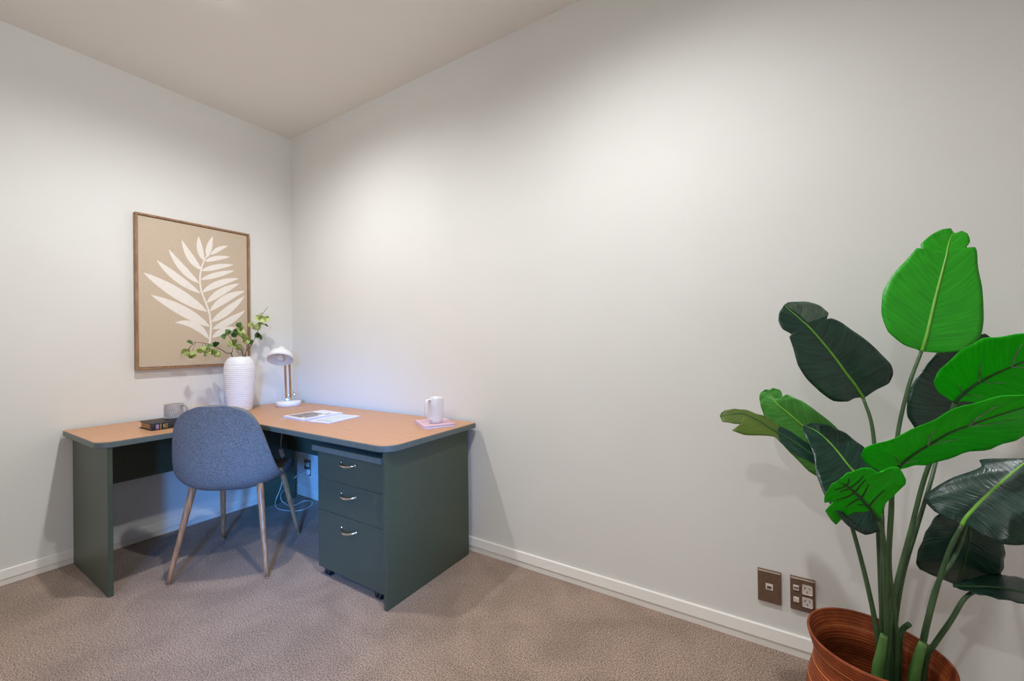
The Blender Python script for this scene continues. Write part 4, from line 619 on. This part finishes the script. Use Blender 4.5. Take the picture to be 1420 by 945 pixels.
# ------------------------------------------------------------------ potted plant
PX, PYc = 3.328, -.402
plant = empty('potted_plant', (PX, PYc, 0), 'tall broad-leaved plant in a rust woven basket by the right wall', 'plant')
PO = Vector((PX, PYc, 0))
prof = [(0, .006), (.100, .006), (.108, 0)]
key2 = [(0, .110), (.05, .128), (.11, .142), (.17, .146), (.215, .141), (.25, .131), (.275, .126), (.295, .127), (.315, .133), (.335, .139), (.343, .141)]
def pr2(z, k=key2):
    for (a, ra), (c, rc) in zip(k, k[1:]):
        if z <= c: return ra + (rc - ra) * (z - a) / (c - a)
    return k[-1][1]
for k in range(0, 240):
    z = .003 + .340 * k / 240; prof.append((pr2(z) + .0011 * abs(math.sin(math.pi * z / .0088)), z))
prof += [(.140, .345), (.1365, .345)]
for k in range(160):
    z = .343 - .19 * k / 160; prof.append((pr2(z) - .006 + .0008 * abs(math.sin(math.pi * z / .0088)), z))
prof += [(.12, .12), (0, .115)]
def wob(a, z):
    k = max(0, min(1, z / .34)); return k * (.006 * math.cos(2 * (a - math.radians(-35))) + .003 * math.cos(3 * a + .6))
def basket_mat():
    m = mat('rust_coil', (150, 72, 34), .6, (128, 58, 26), (30, 30, 30), spec=.35); nt = m.node_tree; b = nt.nodes['Principled BSDF']
    tc = N(nt, 'ShaderNodeTexCoord'); sx = N(nt, 'ShaderNodeSeparateXYZ'); nt.links.new(tc.outputs['Object'], sx.inputs[0])
    mu = N(nt, 'ShaderNodeMath', operation='MULTIPLY'); nt.links.new(sx.outputs['Z'], mu.inputs[0]); mu.inputs[1].default_value = 23.0
    fr = N(nt, 'ShaderNodeMath', operation='FRACT'); nt.links.new(mu.outputs[0], fr.inputs[0])
    lt = N(nt, 'ShaderNodeMath', operation='LESS_THAN'); nt.links.new(fr.outputs[0], lt.inputs[0]); lt.inputs[1].default_value = .045
    mx = N(nt, 'ShaderNodeMix', data_type='RGBA'); nt.links.new(lt.outputs[0], mx.inputs[0])
    src = b.inputs['Base Color'].links[0].from_socket
    nt.links.new(src, mx.inputs[6]); mx.inputs[7].default_value = lin((206, 130, 74)); nt.links.new(mx.outputs[2], b.inputs['Base Color'])
    return m
M_basket = basket_mat()
obj('basket', lathe(prof, 96, wob=wob), M_basket, plant, True, label='rust-coloured coiled basket')
obj('soil', lathe([(0, .190), (.03, .197), (.07, .190), (.10, .194), (.132, .186)], 40), M_soil, plant, True)

LEAFMAT = {'A': (M_leafbright, M_rib), 'B': (M_leafdark, M_rib), 'C': (M_leafmid, M_rib), 'D': (M_leafdark, M_ribdark), 'E': (M_leafdark, M_rib), 'F': (M_leafunder, M_ribdark), 'G': (M_leafunder, M_ribdark), 'H': (M_leafunder, M_ribdark), 'I': (M_leafdark, M_ribdark), 'J': (M_leafdark, M_rib), 'K': (M_leafdark, M_ribdark), 'L': (M_leafdark, M_ribdark)}
LEAFLAB = {'A': 'tallest bright green leaf', 'B': 'dark leaf with a curled tip', 'C': 'mid green leaf', 'D': 'narrow dark leaf with an olive tip', 'F': 'bright green drooping leaf', 'G': 'bright green leaf seen from below', 'H': 'bright green leaf seen from below', 'E': 'dark blue-green leaf', 'J': 'large dark leaf with a bright rib'}
FOLD = {'A': .10, 'B': .14, 'C': .12, 'D': .10, 'E': .14, 'F': .16, 'G': .14, 'H': .12, 'I': .08, 'J': .12, 'K': .12, 'L': .08}
TOPVIEW = set('ABCDEIJKL')
CAMP = Vector((3.12, -1.79, 1.13))
def leaf_mesh(key):
    st = LEAF_OUTLINES[key]; SUB = 4; H = 8
    Ls, Ms, Rs = ([Vector(s[i]) for s in st] for i in range(3))
    def dense(a):                                   # linear near sharp notches, smooth elsewhere
        c = catmull(a, SUB); out = []
        for i, p in enumerate(c):
            s, f = divmod(i, SUB); l = a[min(s, len(a) - 1)].lerp(a[min(s + 1, len(a) - 1)], f / SUB); out.append(p.lerp(l, .45))
        return out
    L, M_, R = dense(Ls), catmull(Ms, SUB), dense(Rs)
    B, Tp = Ms[0], Ms[-1]; j = len(Ms) // 2
    n = (Tp - B).cross(Rs[j] - Ls[j]).normalized()
    if n.dot(CAMP - B) < 0: n = -n
    sgn = 1 if key in TOPVIEW else -1
    t = bmesh.new(); uvl = t.loops.layers.uv.new('UVMap'); grid = []; cnt = len(M_); ln = (Tp - B).length; mid = []
    for i in range(cnt):
        v = i / (cnt - 1); hw = max((L[i] - M_[i]).length, (R[i] - M_[i]).length)
        arch = .10 * ln * math.sin(math.pi * min(1, v * 1.05)) * sgn * .5
        row = []
        for k in range(-H, H + 1):
            s = k / H; P = M_[i].lerp(R[i] if s > 0 else L[i], abs(s))
            lift = FOLD[key] * hw * (abs(s) ** 1.2 - .55 * abs(s) ** 2.6) * sgn
            rip = .0016 * math.sin(v * 46 + abs(s) * 7 + (1.3 if s > 0 else 0)) * abs(s) ** 2
            row.append((P + n * (lift + arch + rip), (.5 + s / 2, v)))
        grid.append(row); mid.append(row[H][0])
    V = [[(t.verts.new(p - PO), uv) for p, uv in row] for row in grid]
    for i, (a, c) in enumerate(zip(V, V[1:])):
        for k in range(2 * H):
            q = [a[k], a[k + 1], c[k + 1], c[k]]
            try: f = t.faces.new([x[0] for x in q])
            except ValueError: continue
            f.smooth = True
            for lp, x in zip(f.loops, q): lp[uvl].uv = x[1]
            f.material_index = 0
            if key == 'D' and i > 3.2 * SUB: f.material_index = 1
            if key == 'B' and i >= 9.4 * SUB and k >= H + 1: f.material_index = 1
    return t, mid, n * sgn, grid
def link_leaf(key):
    t, mid, n, grid = leaf_mesh(key)
    me = bpy.data.meshes.new('leaf'); t.to_mesh(me); t.free()
    ms = [LEAFMAT[key][0]] + ([M_leafolive] if key == 'D' else [M_leafgrey] if key == 'B' else [])
    for mm in ms: me.materials.append(mm)
    lo = bpy.data.objects.new('leaf', me); COL.objects.link(lo); lo.parent = plant
    if key in LEAFLAB: lo['label'] = LEAFLAB[key]
    sm = lo.modifiers.new('thickness', 'SOLIDIFY'); sm.thickness = .0012; sm.offset = 0
    rib = tube([p - PO for p in mid[::2]], lambda u: .0042 * (1 - u) ** .8 + .0008, 8, 2, flat=.8)
    obj('midrib', rib, LEAFMAT[key][1], lo, True)
    if key in 'FGH':                                 # raised side veins on the undersides
        nn = len(grid); H = (len(grid[0]) - 1) // 2; k = 0
        for i in range(int(nn * .18), int(nn * .8), max(3, nn // 7 if key == 'F' else nn // 4)):
            for s in (-1, 1):
                e = .30 + .34 * ((k * 37) % 10) / 10; k += 1
                pts = []
                for q in range(5):
                    f = e * q / 4; col = H + s * f * H; c0 = int(math.floor(col)); fr = col - c0; ii = min(nn - 1, i + int(2.2 * q / 2))
                    P = grid[ii][c0][0].lerp(grid[ii][min(c0 + 1, 2 * H)][0], fr); pts.append(P - n * .0012 - PO)
                obj('side_vein', tube(pts, [.0021, .0010], 6, 3), M_ribdark if key == 'F' else M_vein, lo, True)
    s = [Vector(p) - PO for p in STEMS[key]]
    if key == 'L': s = [mid[len(mid) // 4] - PO + Vector((0, 0, -.004))] + s[1:]
    else: s[0] = mid[0] - PO
    e = s[-1]
    s.append(Vector((e.x * .8, e.y * .6 - .005, .185)))
    obj('stem', tube(s, [.0040, .0066], 10, 5), M_stem, plant, True)
for key in LEAF_OUTLINES: link_leaf(key)
for s in SHEATHS:
    p = [Vector(q) - PO for q in s]; p.append(Vector((p[-1].x * .9, p[-1].y * .8, .185)))
    obj('leaf_sheath', tube(p, lambda u: .0075 + .0065 * u, 12, 5), M_sheath, plant, True, label='pale green sheath')
p = [Vector(q) - PO for q in STUB]; p.append(Vector((p[-1].x * .9, p[-1].y * .8, .185)))
obj('cut_stem', tube(p, .0058, 10, 5), M_stem, plant, True)
